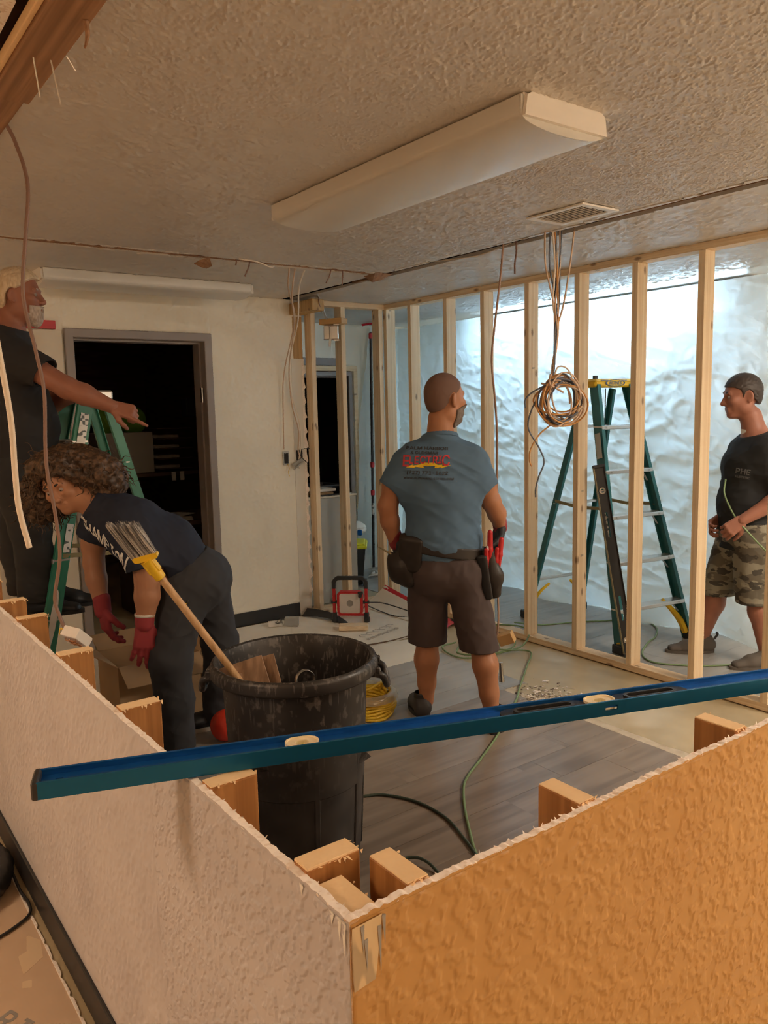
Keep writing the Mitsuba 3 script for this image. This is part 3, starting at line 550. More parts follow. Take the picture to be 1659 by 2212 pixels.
# floor covering, black machine and cord left of the half wall
struct('floor_paper_left', box((-3.4, -3.4, -.006), (XL-.035, 4.4, -.001)), 'mat_kraft', 'brown kraft paper taped over the floor left of the half wall')
part('floor_paper_left', 'torn_edge', [hull([(XL-.036, y, -.001), (XL-.036, y+.1, -.001), (XL-.026-rr.rand()*.005, y+.08, .0005), (XL-.026-rr.rand()*.005, y+.02, .0005), (XL-.036, y, .001), (XL-.036, y+.1, .001)]) for y in np.arange(1.2, 3.4, .09)], 'mat_gypsum')
part('floor_paper_left', 'stain', [prism(Poly(c).buffer(.006).buffer(-.002), -.0011, -.0004) for c in ([(.385, 2.28), (.44, 2.32), (.452, 2.40), (.43, 2.44), (.415, 2.37), (.39, 2.36)], [(.37, 2.22), (.385, 2.21), (.39, 2.235), (.375, 2.24)])], 'mat_paper_scuff', label='pale scuff on the paper')
part('floor_paper_left', 'lettering', place_text('R I', .055, (.292, 2.085, -.0008), unit([.42, -.9, 0]), unit([.9, .42, 0]), .0006, True), 'mat_gray_ink')
k = thing('vacuum_hose', 'fat black hose coiled on the paper at the left picture edge', 'hose')
hs = [np.array([.27+.155*math.cos(t), 2.83+.19*math.sin(t), .055]) for t in np.linspace(-2.0, 3.6, 60)]
part(k, 'hose', tube(hs, .045+.004*np.sin(np.arange(60)*2.6), 16, sm=0), 'mat_black_plastic', smooth=True)
one('power_lead', tube([(.30, 2.80, .105), (.40, 2.83, .10), (.448, 2.79, .06), (.462, 2.69, .012), (.470, 2.60, .006), (.455, 2.54, .006), (.40, 2.50, .006), (.34, 2.478, .006), (.2, 2.46, .006)], .0048, 8), 'mat_cable_black', 'thin black cord curling beside the hose against the half wall', 'cord', smooth=True)
# ------------------------------------------------------------------ ladders
principled('mat_ladder_teal', mikit.proc(lambda p, n, uv: mix((0.012, 0.10, 0.115), (0.03, 0.16, 0.17), fbm(p.x*20, p.y*20, p.z*5))), 0.4)
principled('mat_ladder_green', mikit.proc(lambda p, n, uv: mix((0.02, 0.17, 0.11), (0.05, 0.25, 0.17), fbm(p.x*20, p.y*20, p.z*5))), 0.42)
principled('mat_label', mikit.proc(lambda p, n, uv: mix((0.75, 0.75, 0.73), (0.10, 0.12, 0.12), smoothstep(0.62, 0.66, noise(p.x*60, p.y*60, p.z*70)))), 0.5)
def channel(p0, p1, w, d, out, wide):
    """a fibreglass C-rail: web facing 'wide', flanges towards 'out'"""
    t = unit(np.asarray(p1)-p0); wd = unit(np.asarray(wide, float)-t*np.dot(wide, t)); o = unit(np.cross(t, wd)); o = o if np.dot(o, out) > 0 else -o
    L = np.linalg.norm(np.asarray(p1)-p0); R = np.stack([wd, o, np.cross(wd, o)], 1)
    if np.dot(R[:, 2], t) < 0: R = np.stack([-wd, o, np.cross(-wd, o)], 1)
    m = cat([box((-w/2, 0, 0), (w/2, .004, L), .001), box((-w/2, 0, 0), (-w/2+.005, d, L), .001), box((w/2-.005, 0, 0), (w/2, d, L), .001)])
    return mv(m, p0, R), R
def step_ladder(key, top, face, wid, zt, spread_f, spread_r, wt, wb, mat, n_steps, dz, capmat, rear_bars, lab_rail=None):
    """top: centre of the cap (x, y); face: horizontal unit vector the climber looks along; wid: along the steps"""
    top = np.asarray(top, float); face = np.asarray(face, float); wid = np.asarray(wid, float)
    def fp(z, s, rear=False):
        t = 1-z/zt; w = (wt+(wb-wt)*t)/2*(0.86 if rear else 1)
        return np.r_[top, z]+wid*s*w+face*((spread_r if rear else -spread_f)*t+(.05 if rear else -.045))
    rails = {}
    for s in (-1, 1):
        m, R = channel(fp(.02, s), fp(zt-.03, s), .075, .028, wid*-s, face); rails[s] = part(key, 'front_rail', m, mat)
        m2, R2 = channel(fp(.02, s, True), fp(zt-.05, s, True), .05, .022, wid*-s, face); rr_ = part(key, 'rear_rail', m2, mat)
        for z, rear, q in ((.0, False, rails[s]), (.0, True, rr_)):
            c = fp(.02, s, rear); f = uniq(q+'__foot'); put(f, mv(box((-.045, -.020, -.02), (.045, .020, .035), .006), c, np.stack([face, wid, [0, 0, 1]], 1)), 'mat_rubber')
        # corner braces low on the rails
        a, b = fp(.28, s), fp(.04, s); mid = (fp(.28, s)*.55+fp(.28, -s)*.45)
        part(key, 'brace', cat([tube([fp(.275, s)*.72+fp(.275, -s)*.28, fp(.20, s)*.84+fp(.20, -s)*.16, fp(.12, s)*.93+fp(.12, -s)*.07, fp(.05, s)*.97+fp(.05, -s)*.03], [.013, .017, .022, .026], 6)]), capmat)
        part(key, 'brace', tube([fp(.25, s, True)*.70+fp(.25, -s, True)*.30, fp(.19, s, True)*.85+fp(.19, -s, True)*.15, fp(.08, s, True)*.96+fp(.08, -s, True)*.04], [.010, .013, .015], 6), capmat)
    for i in range(n_steps):
        z = dz*(i+.9); a, b = fp(z, -1), fp(z, 1)
        st = part(key, 'step', beam(a, b, .085, .026, (0, 0, 1), .004), 'mat_aluminum')
        for e0, e1 in ((a, b), (b, a)):
            put(uniq(st+'__bracket'), beam(e0*.97+e1*.03-[0, 0, .075], e0*.86+e1*.14-[0, 0, .012], .018, .003), 'mat_aluminum'); q = e0*.9+e1*.1; put(uniq(st+'__rivet'), cyl(q+face*-.046, q+face*-.040, .006, 10), 'mat_gray_metal')
    for z in rear_bars:
        part(key, 'rear_bar', beam(fp(z, -1, True), fp(z, 1, True), .028, .02, (0, 0, 1), .004), 'mat_aluminum')
    for s in (-1, 1):
        z = zt*.52; a, b = fp(z, s), fp(z, s, True); m = (a+b)/2-[0, 0, .02]
        part(key, 'spreader', cat([beam(a, m, .004, .022), beam(m, b, .004, .022)]), 'mat_spreader')
    return fp
principled('mat_spreader', (0.30, 0.25, 0.13), 0.45, metallic=0.5)
k = thing('step_ladder', 'teal fiberglass step ladder with yellow top, behind the studs before the plastic', 'ladder')
# feet: front (4.015, 2.946) and (4.638, 3.004); rear (4.227, 3.994) and (4.735, 3.967)
fa = unit([.154, .985, 0]); wa = unit([.985, -.02, 0]); wa = unit(wa-fa*np.dot(wa, fa))
TZ = 1.70
fp = step_ladder(k, (4.405, 3.46), fa, wa, TZ, .44, .47, .30, .62, 'mat_ladder_teal', 5, .285, 'mat_yellow_plastic', (.30, .86, 1.40))
RT = np.stack([wa, fa, [0, 0, 1]], 1)
cp = part(k, 'top_cap', mv(cat([box((-.165, -.085, -.055), (.165, .085, 0), .010), box((-.17, -.09, -.02), (.17, .09, -.012), .004)]), (4.405, 3.46, TZ+.012), RT), 'mat_yellow_plastic', label='yellow molded top tray')
c_ = np.array([4.405, 3.46, TZ-.016]); fr_ = c_-fa*.0905
for nm, poly, mt in (('badge_ring', Point(0, 0).buffer(1, 24), 'mat_badge_blue'), ('badge', Point(0, 0).buffer(.86, 24), 'mat_yellow_plastic')):
    from shapely import affinity
    q = uniq(cp+'__'+nm); put(q, mv(prism(affinity.scale(poly, .085, .022), 0, .0008 if nm == 'badge_ring' else .0014), fr_, np.stack([wa, [0, 0, 1], -fa], 1)), mt)
principled('mat_badge_blue', (0.03, 0.06, 0.16), 0.5)
q = uniq(cp+'__lettering'); put(q, place_text('WERNER', .020, fr_-fa*.0015-[0, 0, .010], wa, (0, 0, 1), .0008, True), 'mat_badge_blue')
q = uniq(cp+'__slot'); put(q, mv(cat([box((-.12, -.0915, -.010), (-.06, -.08, -.003)), box((.04, -.0915, -.010), (.10, -.08, -.003))]), (4.405, 3.46, TZ+.008), RT), 'mat_gray_ink')
part(k, 'bucket_hook', cat([cyl((4.31, 3.47, TZ+.01), (4.31, 3.47, TZ+.035), .016, 16), tube([(4.33, 3.40, TZ-.05), (4.328, 3.40, TZ-.2), (4.32, 3.395, TZ-.34)], .003, 6)]), 'mat_black_plastic')
# labels on the near front rail
def rail_label(key, fpf, s, z0, z1, w, txt=None, out=None, mat='mat_label', shape='rect', sh=0.0):
    a, b = fpf(z0, s)+out*.006, fpf(z1, s)+out*.006; t = unit(b-a); x = unit(np.cross(t, out)); L = np.linalg.norm(b-a)
    pts = [(-w/2, 0), (w/2, 0), (w/2, L), (-w/2, L)] if shape == 'rect' else [(w/2*math.sin(u)*(1-.25*abs(math.cos(u))), L/2-L/2*math.cos(u)) for u in np.linspace(0, 2*math.pi, 40, endpoint=False)]
    kk = part(key, 'sticker', mv(prism(pts, 0, .0008), a+x*sh, np.stack([x, t, np.cross(x, t)], 1)), mat)
    if txt:
        q = uniq(kk+'__lettering'); put(q, place_text(txt, w*.42, (a+b)/2+x*sh-t*0.03+np.cross(x, t)*.001+x*.01, t, -x, .0006, True), 'mat_ink')
rail_label(k, fp, -1, .60, .86, .042, 'JOIST', -fa*0-wa*.0+(-wa), 'mat_label', 'oval')
rail_label(k, fp, -1, 1.20, 1.36, .05, None, -wa, 'mat_gray_metal', 'rect')
# black level leaning against that ladder
k = thing('spirit_level', 'long black spirit level leaning upright between the studs and the teal ladder', 'level')
l0 = np.array([4.01, 2.945, .012]); l1 = np.array([3.905, 3.115, 1.185]); lt = unit(l1-l0); lx = unit(np.array([.80, -.60, 0])-lt*np.dot([.80, -.60, 0], lt)); LRr = np.stack([lx, np.cross(lt, lx), lt], 1); LLn = np.linalg.norm(l1-l0)
from shapely import union_all
wb_ = Poly([(-.030, 0), (.030, 0), (.030, LLn), (-.030, LLn)])
for z in (.30, .82): wb_ = wb_.difference(LineString([(0, z-.07), (0, z+.07)]).buffer(.009))
for z in (.10, LLn-.16): wb_ = wb_.difference(Point(0, z).buffer(.020))
pw = prism(wb_, -.006, .006); v = np.asarray(pw.vertices); pw = trimesh.Trimesh(np.stack([v[:, 0], -v[:, 2], v[:, 1]], 1), pw.faces, process=False)
part(k, 'web', mv(pw, l0, LRr), 'mat_black_plastic')
part(k, 'edge', mv(box((-.034, -.014, 0), (-.029, .014, LLn), .001), l0, LRr), 'mat_spreader'); part(k, 'edge', mv(box((.029, -.014, 0), (.034, .014, LLn), .001), l0, LRr), 'mat_black_plastic')
for z in (.10, LLn-.16): part(k, 'vial', mv(cat([lathe([(.012, -.004), (.020, -.004), (.020, .004), (.012, .004), (.012, -.004)], 24, R=rot((1, 0, 0), 90)), cyl((-.012, 0, 0), (.012, 0, 0), .005, 10)]), l0+lt*z, LRr), 'mat_steel')
for z in (0, LLn-.02): part(k, 'end_cap', mv(box((-.036, -.016, z), (.036, .016, z+.02), .004), l0, LRr), 'mat_rubber')
# green ladder with the man on it
k = thing('step_ladder', 'green step ladder at the left under the white-haired man', 'ladder')
FG = unit(vr*.75+vf*.66); WG = unit(vr*-.66+vf*.75)
NT = np.array([1.265, 4.150])   # near end of the top
GC = NT+WG[:2]*.14
fpg = step_ladder(k, GC, FG, WG, 1.66, .42, .42, .27, .48, 'mat_ladder_green', 5, .289, 'mat_ladder_green', (.30, .86, 1.30))
part(k, 'top_cap', mv(cat([box((-.15, -.08, -.05), (.15, .08, 0), .01)]), np.r_[GC, 1.675], np.stack([WG, -FG, [0, 0, 1]], 1)), 'mat_aluminum')
rail_label(k, fpg, -1, 1.22, 1.56, .042, None, -WG, 'mat_label')
rail_label(k, fpg, -1, .88, 1.02, .034, None, -WG, 'mat_label', sh=.012)
rail_label(k, fpg, -1, .42, .70, .034, None, -WG, 'mat_paint_white', 'oval')
# ------------------------------------------------------------------ on the far floor
k = thing('floor_covering', 'large sheet of pale floor-protection paper spread before the cream wall', 'floor paper')
paper(k, 'layer', [(0.9, 4.35), (1.9, 4.1), (2.74, 4.12), (3.36, 4.18), (3.76, 4.42), (3.76, 5.08), (2.9, 5.16), (1.0, 5.17)], -.004, 'mat_floor_paper', .008, 1)
k = thing('floor_covering', 'second creased sheet of floor paper overlapping under the bin side', 'floor paper')
paper(k, 'layer', [(1.7, 3.77), (2.55, 3.70), (2.86, 3.70), (3.20, 3.80), (3.36, 4.12), (2.7, 4.22), (1.8, 4.28)], -.005, 'mat_floor_paper', .010, 2)
kk = part(k, 'torn_edge', tube([(2.35, 4.13, .002), (2.62, 4.14, .010), (2.85, 4.17, .016), (3.1, 4.16, .012), (3.36, 4.2, .006)], [.004, .007, .006, .004, .003], 6), 'mat_cavity', smooth=True)
k = 'floor_covering'
cx_ = unit([.96, .28, 0]); cy_ = unit([-.28, .96, 0])
for i in range(5):
    t = i-2; part(k, 'printed_emblem', mv(prism(Point(0, 0).buffer(.034, 10).difference(Point(0, 0).buffer(.029, 10)).difference(Poly([(-.02, -.05), (.05, -.05), (.05, 0), (-.02, -.01)])), 0, .0008), np.array([3.18, 4.435, .0055])+cx_*t*.075, np.stack([cx_, cy_, [0, 0, 1]], 1)), 'mat_gray_ink')
part(k, 'printed_line', place_text('BUILDER BOARD', .034, np.array([3.17, 4.335, .0055]), cx_, cy_, .0008, False, squeeze=.95), 'mat_gray_ink')
one('floor_block', box((0, 0, 0), (.205, .089, .034), .0025), 'mat_pine_x', 'short pine block on the floor in front of the red work light', 'wood block', to_world=T().translate([2.985, 4.545, 0.006]).rotate([0, 0, 1], -14))
scene['floor_block']['to_world'] = T().translate([2.965, 4.60, 0.006]).rotate([0, 0, 1], -37)
k = thing('work_light', 'red and black portable work light standing on the floor paper', 'work light')
wl = np.array([3.165, 4.745, .006]); RW = np.stack([vr, vf, [0, 0, 1]], 1) @ rz(-6)
def wlm(m): return mv(m, wl, RW)
o_ = Poly([(-.072, 0), (.072, 0), (.094, .022), (.094, .158), (.072, .180), (-.072, .180), (-.094, .158), (-.094, .022)])
i_ = o_.buffer(-.017, join_style=2)
def up(poly, y0, y1): m = prism(poly, y0, y1); v = np.asarray(m.vertices); return trimesh.Trimesh(np.stack([v[:, 0], v[:, 2], v[:, 1]], 1), m.faces[:, ::-1], process=False)
sh = lambda m, z: mv(m, (0, 0, z))
part(k, 'housing', wlm(sh(cat([up(o_.difference(i_), -.026, .02), up(o_.buffer(-.006), -.005, .022)]), .055)), 'mat_red_plastic')
part(k, 'lens', wlm(sh(up(i_, -.020, -.006), .055)), 'mat_worklens')
principled('mat_worklens', mikit.proc(lambda p, n, uv: mix((0.66, 0.62, 0.58), (0.60, 0.56, 0.52), noise(p.x*300, p.y*300, p.z*300))), 0.4)
part(k, 'led', wlm(sh(up(Point(.0, .09).buffer(.024, 12), -.0208, -.019), .055)), 'mat_gray_ink')
for s in (-1, 1):
    part(k, 'post', wlm(cat([beam((s*.118, 0, .05), (s*.118, 0, .26), .022, .022, (0, 1, 0), .003)])), 'mat_red_plastic')
    part(k, 'corner_foot', wlm(cat([box((s*.118-.016, -.018, 0), (s*.118+.016, .022, .075), .006), cyl((s*.118-.016, .012, .018), (s*.118+.020, .012, .018), .020, 16)])), 'mat_black_plastic')
    part(k, 'knob', wlm(cyl((s*.094, 0, .15), (s*.140, 0, .15), .012, 14)), 'mat_black_plastic')
    part(k, 'base_leg', wlm(beam((s*.108, .02, .014), (s*.108, .17, .014), .018, .016, (0, 0, 1), .003)), 'mat_red_plastic')
part(k, 'handle', wlm(cat([beam(a, b, .028, .026, (0, 1, 0), .004) for a, b in (((-.118, 0, .25), (-.118, 0, .308)), ((-.120, 0, .300), (-.088, 0, .335)), ((-.095, 0, .330), (.095, 0, .330)), ((.088, 0, .335), (.120, 0, .300)), ((.118, 0, .308), (.118, 0, .25)))])), 'mat_black_plastic')
part(k, 'base_bar', wlm(beam((-.108, .165, .014), (.108, .165, .014), .016, .016, (0, 0, 1), .003)), 'mat_red_plastic')
part(k, 'switch', wlm(cat([cyl((.078, -.028, .205), (.078, -.045, .205), .014, 14), box((.06, -.034, .214), (.098, -.024, .235), .003)])), 'mat_black_plastic')
one('power_lead', tube([wl+[.08, .02, .17], wl+[.16, .03, .10], wl+[.25, -.02, .045], wl+[.33, -.10, .008], wl+[.42, -.20, .004], wl+[.50, -.28, .004], wl+[.58, -.42, .004], wl+[.62, -.55, .004]], .0042, 8), 'mat_cable_black', 'black cord looping on the paper right of the work light', 'cord', smooth=True)
one('power_lead', tube([wl+[.09, .0, .06], wl+[.15, .03, .09], wl+[.18, .03, .125], wl+[.165, .05, .135], wl+[.16, .02, .12], wl+[.28, -.02, .10], wl+[.40, -.14, .05], wl+[.48, -.26, .006], wl+[.53, -.36, .004], wl+[.58, -.50, .004]], .0042, 8), 'mat_cable_black', 'black cord tied with a small loop behind the work light', 'cord', smooth=True)
# curled board with a red taped rim
def curl(u, v):
    x = 3.50+.22*u; y = 5.12-.62*v; z = .004+.135*u**1.6*(1-.75*v)+.0
    return np.stack([x+.0*v, y-.05*u, z], -1)
k = thing('curled_board', 'curled sheet of floor board with a red taped rim, leaning at the stud plate', 'board')
part(k, 'board', sheet(curl, 14, 24, .003), 'mat_floor_paper', smooth=40)
part(k, 'tape', sheet(lambda u, v: curl(.90+.12*u, v)+np.array([0, 0, .0028]), 5, 24, .001), 'mat_red_tape', smooth=40)
principled('mat_red_tape', (0.50, 0.02, 0.03), 0.35)
one('tape_scrap', sheet(lambda u, v: np.stack([3.60+.16*u-.03*v, 4.17+.12*v+.05*u, .006+.03*v*u+.01*np.sin(u*5)], -1), 8, 8, .001), 'mat_red_tape', 'pinkish red scrap of tape on the floor between the legs', 'tape', smooth=True)
# peeled baseboard strip
one('baseboard_scrap', sheet(lambda u, v: np.stack([2.98+.10*u+.06*v+.03*np.sin(u*3), 5.13-.40*u+.02*v, .006+.016*np.sin(u*3.1)+.05*v*(1-u)], -1), 18, 5, .003), 'mat_rubber', 'black strip of baseboard peeled off and lying on the paper', 'baseboard strip', smooth=True)
# torn-out electrical box with wires on the floor
k = thing('electrical_box', 'gray metal electrical box with loose wires on the floor by the cream wall', 'electrical box')
RE = rz(-35); eb = np.array([2.80, 4.97, .004])
part(k, 'box', mv(cat([box((-.05, -.035, .0), (-.047, .035, .055)), box((.047, -.035, 0), (.05, .035, .055)), box((-.05, -.035, 0), (.05, -.032, .055)), box((-.05, .032, 0), (.05, .035, .055)), box((-.05, -.035, .052), (.05, .035, .055))]), eb, RE), 'mat_gray_metal')
part(k, 'cover', mv(box((-.05, -.035, 0), (.05, .035, .003), .001), eb+[-.11, .05, .018], RE @ rot((1, 0, .4), 24)), 'mat_white_metal')
part(k, 'wires', cat([tube([eb+[-.04, 0, .03], eb+[-.07+rr.normal(0, .01), .02, .045+rr.rand()*.02], eb+[-.09+rr.normal(0, .015), .01+rr.normal(0, .02), .03], eb+[-.12, .03+rr.normal(0, .02), .03]], .0016, 5) for _ in range(5)]), 'mat_cable_black', kind='stuff')
# cords on the floor
one('extension_lead', tube([(3.40, 3.86, .008), (3.267, 3.84, .008), (3.20, 3.66, .008), (3.25, 3.55, .008), (3.49, 3.50, .010), (3.66, 3.50, .020), (3.84, 3.62, .046), (3.90, 3.78, .046), (3.77, 3.93, .042), (3.60, 3.93, .02), (3.34, 3.76, .012), (3.24, 3.64, .016), (3.36, 3.52, .016), (3.58, 3.52, .014), (3.72, 3.66, .016), (3.62, 3.84, .018), (3.42, 3.80, .018), (3.36, 3.66, .022), (3.52, 3.58, .022), (3.62, 3.72, .024), (3.5, 3.78, .024), (3.40, 3.62, .026), (3.50, 3.50, .022), (3.62, 3.40, .008), (3.40, 3.22, .006), (3.10, 2.99, .006), (2.95, 2.87, .006), (2.75, 2.75, .006), (2.556, 2.608, .006), (2.324, 2.473, .006), (2.119, 2.354, .006), (1.985, 2.212, .006), (1.862, 2.046, .006), (1.777, 1.918, .006), (1.70, 1.75, .006), (1.55, 1.5, .006)], .0055, 8), 'mat_cord_green', 'green extension cord coiled behind the man in the blue shirt and trailing forward', 'cord', smooth=True)
one('extension_lead', tube([(3.95, 3.86, .045), (4.144, 3.783, .008), (4.405, 3.669, .006), (4.607, 3.543, .006), (4.80, 3.47, .006), (4.70, 3.24, .006), (4.50, 3.10, .006), (4.351, 3.05, .006), (4.12, 2.93, .006), (4.03, 2.78, .006), (4.155, 2.594, .006), (4.358, 2.45, .006), (4.55, 2.38, .006), (4.75, 2.33, .006)], .0055, 8), 'mat_cord_green', 'green extension cord lying on the floor around the teal ladder', 'cord', smooth=True)
one('extension_lead', tube([(1.50, 2.62, .006), (1.71, 2.516, .006), (1.785, 2.47, .006), (1.851, 2.344, .006), (1.86, 2.18, .006), (1.815, 2.026, .006), (1.781, 1.934, .006), (1.72, 1.8, .006), (1.6, 1.6, .006)], .0055, 8), 'mat_cord_dark', 'dark green cord on the planks coming from behind the bin', 'cord', smooth=True)
one('extension_lead', tube([(1.50, 2.06, .006), (1.575, 2.03, .02), (1.60, 1.975, .02), (1.597, 1.90, .006), (1.55, 1.75, .006)], .0055, 8), 'mat_cord_dark', 'short bit of dark cord showing beside the corner stud', 'cord', smooth=True)
principled('mat_cord_dark', (0.045, 0.065, 0.045), 0.5)
# yellow cable coil
k = thing('cable_coil', 'wrapped coil of yellow cable on the floor between the bin and the blue-shirted man', 'cable coil')
cc = np.array([2.255, 3.245, 0.0])
P_ = []
for i in range(60*14):
    t = i/60*2*math.pi; lay = i//60; ring = lay % 7; r_2 = .118+(.018 if (lay//7) else 0)+.008*math.sin(t*3+lay)
    P_.append(cc+[r_2*math.cos(t), r_2*math.sin(t), .010+.0145*ring+.003*math.sin(5*t+lay)])
part(k, 'cable', tube(P_[::3], .0078, 7, sm=0), 'mat_cable_yellow', smooth=True)
principled('mat_cable_yellow', (0.66, 0.44, 0.03), 0.4)
part(k, 'loose_end', tube([cc+[-.08, .02, .10], cc+[-.02, -.06, .15], cc+[.07, -.03, .155], cc+[.10, .02, .11], cc+[.11, .06, .06]], .0075, 8), 'mat_cable_yellow', smooth=True)
scene['mat_wrap'] = {'type': 'principledthin', 'base_color': rgb((.92, .9, .8)), 'roughness': .15, 'spec_trans': .8, 'diff_trans': .5, 'eta': 1.4}
part(k, 'film', lathe([(.118, .122), (.135, .124), (.150, .110), (.156, .088)], 40, cc), 'mat_wrap', smooth=True)
one('red_object', mv(trimesh.creation.icosphere(3, .075), (1.535, 3.395, .073), s=(1, 1, 1)), 'mat_orange_red', 'bright orange-red rounded plastic object on the floor behind the bin', 'plastic object', smooth=True)
v_ = None
principled('mat_orange_red', (0.62, 0.045, 0.02), 0.4)
# cardboard box and brown panel
principled('mat_card', mikit.proc(lambda p, n, uv: mix((0.36, 0.22, 0.11), (0.42, 0.27, 0.14), fbm(p.x*6, p.y*6, p.z*6))), 0.75)
k = thing('cardboard_box', 'open brown cardboard box below the bending worker', 'cardboard box')
cb = np.array([1.168, 3.80, 0]); ex = unit([1, -.02, 0]); ey = unit([.02, 1, 0]); RC = np.stack([ex, ey, [0, 0, 1]], 1)
def cbm(m): return mv(m, cb, RC)
part(k, 'panels', cbm(cat([box((0, 0, 0), (.42, .004, .33)), box((0, .34, 0), (.42, .344, .33)), box((0, 0, 0), (.004, .344, .33)), box((.416, 0, 0), (.42, .344, .33)), box((0, 0, .0), (.42, .344, .004))])), 'mat_card')
for R_, p_, w in ((rot((1, 0, 0), 118), (0, 0, .33), .42), (rot((1, 0, 0), -70), (0, .344, .33), .42)):
    part(k, 'flap', cbm(mv(box((0.004, -.002, 0), (w-.004, .002, .15)), p_, R_)), 'mat_card')
for s, x in ((-1, 0), (1, .42)): part(k, 'flap', cbm(mv(box((-.002, .005, 0), (.002, .34, .15)), (x, 0, .33), rot((0, 1, 0), s*55))), 'mat_card')
one('cardboard_box', mv(box((0, 0, 0), (.20, .30, .27), .003), (1.60, 3.80, 0), rz(-12)), 'mat_card', 'closed brown carton standing behind the bending worker, near the bin', 'cardboard box')
one('yellow_cable', tube([(1.60, 3.9, .006), (1.72, 3.88, .006), (1.85, 3.78, .006)], .006, 8), 'mat_cable_yellow', 'short length of yellow cable on the floor left of the bin', 'cable', smooth=True)
# rubble
def chips(n, c, sp, size, seed):
    r = np.random.RandomState(seed); out = []
    for _ in range(n):
        p = np.array(c)+r.normal(0, 1, 3)*sp*[1, 1, 0]; s = size*(.4+r.rand()); a = r.rand()*6.3
        out.append(mv(hull((r.rand(7, 3)-.5)*[s*2.2, s, s*.35]), (p[0], p[1], s*.16-.004), rz(math.degrees(a))))
    return cat(out)
one('rubble', chips(110, (3.15, 2.82, 0), np.array([.085, .075, 0]), .012, 3), 'mat_gypsum', 'scattered pile of broken plaster crumbs on the bare concrete', 'rubble'); lab('rubble', kind='stuff')
one('dirt_heap', chips(150, (3.12, 2.84, 0), np.array([.09, .08, 0]), .009, 4), 'mat_cavity', 'brown wood and dirt crumbs among the plaster rubble', 'rubble'); lab('dirt_heap', kind='stuff')
one('plaster_chip', mv(hull((np.random.RandomState(2).rand(9, 3)-.5)*[.05, .024, .008]), (3.305, 2.985, .002), rz(-30)), 'mat_gypsum', 'single white plaster chip lying apart from the rubble', 'plaster chip')
one('foam_chip', mv(box((-.014, -.01, 0), (.014, .01, .014), .003), (2.78, 3.95, .008), rz(20)), 'mat_cable_yellow', 'tiny yellow crumb on the floor paper right of the bin', 'crumb')
# ------------------------------------------------------------------ hall things
principled('mat_cabinet', (0.42, 0.44, 0.43), 0.45)
k = thing('filing_cabinet', 'light gray metal cabinet standing behind the stub framing', 'cabinet')
part(k, 'body', box((3.18, 5.36, 0), (3.66, 5.95, .855), .004), 'mat_cabinet')
part(k, 'top', box((3.175, 5.355, .855), (3.665, 5.955, .872), .003), 'mat_paint_white')
k = thing('letter_tray', 'black tray holding papers on top of the gray cabinet', 'tray')
tr = np.array([3.36, 5.50, .872])
part(k, 'tray', mv(cat([box((-.12, -.15, 0), (.17, .15, .005)), box((-.12, .14, 0), (.17, .15, .085)), box((.16, -.15, 0), (.17, .15, .085)), box((-.12, -.15, .075), (.17, -.13, .085)), box((-.12, -.15, 0), (.17, -.145, .012))]), tr), 'mat_black_plastic')
for i, (z, s) in enumerate(((.006, 0), (.032, .02))): one('paper_stack', mv(box((-.10+s, -.12, z), (.10+s, .12, z+.022), .002), tr, rz(4*i-3)), ['mat_card', 'mat_white_print'][i], ['reddish-brown booklet at the bottom of the black tray', 'stack of white paper in the black tray on the cabinet'][i], 'paper')
k = thing('extension_pole', 'tall black telescoping pole with red clamps standing in front of the hall sheet', 'pole')
pa, pb = np.array([4.47, 6.27, .012]), np.array([4.50, 6.27, 2.27])
part(k, 'tube', cyl(pa, pb, .013, 14), 'mat_black_plastic', smooth=True)
for f, h in ((.985, .05), (.445, .05), (.325, .05)): c0 = pa+(pb-pa)*f; part(k, 'clamp', cyl(c0-[0, 0, h/2], c0+[0, 0, h/2], .020, 14), 'mat_red_tape', smooth=30)
c0 = pa+(pb-pa)*.255; part(k, 'sticker', cyl(c0-[0, 0, .055], c0+[0, 0, .055], .0136, 14), 'mat_label', smooth=30)
part(k, 'tip', cyl(pa-[0, 0, .01], pa+[0, 0, .03], .011, 12), 'mat_white_metal')
k = thing('waste_bin', 'black bin with a yellow lid in the hallway beyond the framing', 'bin')
wbc = np.array([3.94, 5.86, 0])
part(k, 'body', mv(hull([(x*.86, y*.86, 0.01) for x in (-.11, .11) for y in (-.14, .14)]+[(x, y, .335) for x in (-.125, .125) for y in (-.16, .16)]), wbc, vbasis()), 'mat_black_plastic')
part(k, 'lid', mv(cat([box((-.14, -.17, .335), (.14, .17, .365), .008), box((-.12, -.15, .365), (.12, .15, .382), .008)]), wbc, vbasis()), 'mat_yellow_lid')
principled('mat_yellow_lid', (0.72, 0.66, 0.03), 0.4)
part(k, 'wheel', mv(cyl((.10, -.14, .035), (.13, -.14, .035), .035, 18), wbc, vbasis()), 'mat_rubber')
bag = trimesh.creation.icosphere(3, 1.0); v = np.asarray(bag.vertices); v = v*[.12, .13, .06]*(1+.35*(meshkit.fbm(v*2.2, 3)-.5))[:, None]; v[:, 2] += .075+.03*(v[:, 0] > .0)
one('plastic_bag', mv(trimesh.Trimesh(v+[.02, 0, .395], bag.faces, process=False), wbc, vbasis()), 'mat_white_print', 'white plastic bag with a blue corner lying on the yellow lid', 'bag', smooth=True)
lab('plastic_bag'); part('plastic_bag', 'blue_corner', mv(box((.06, -.13, .45), (.10, -.10, .50), .006), wbc, vbasis()), 'mat_level_blue')
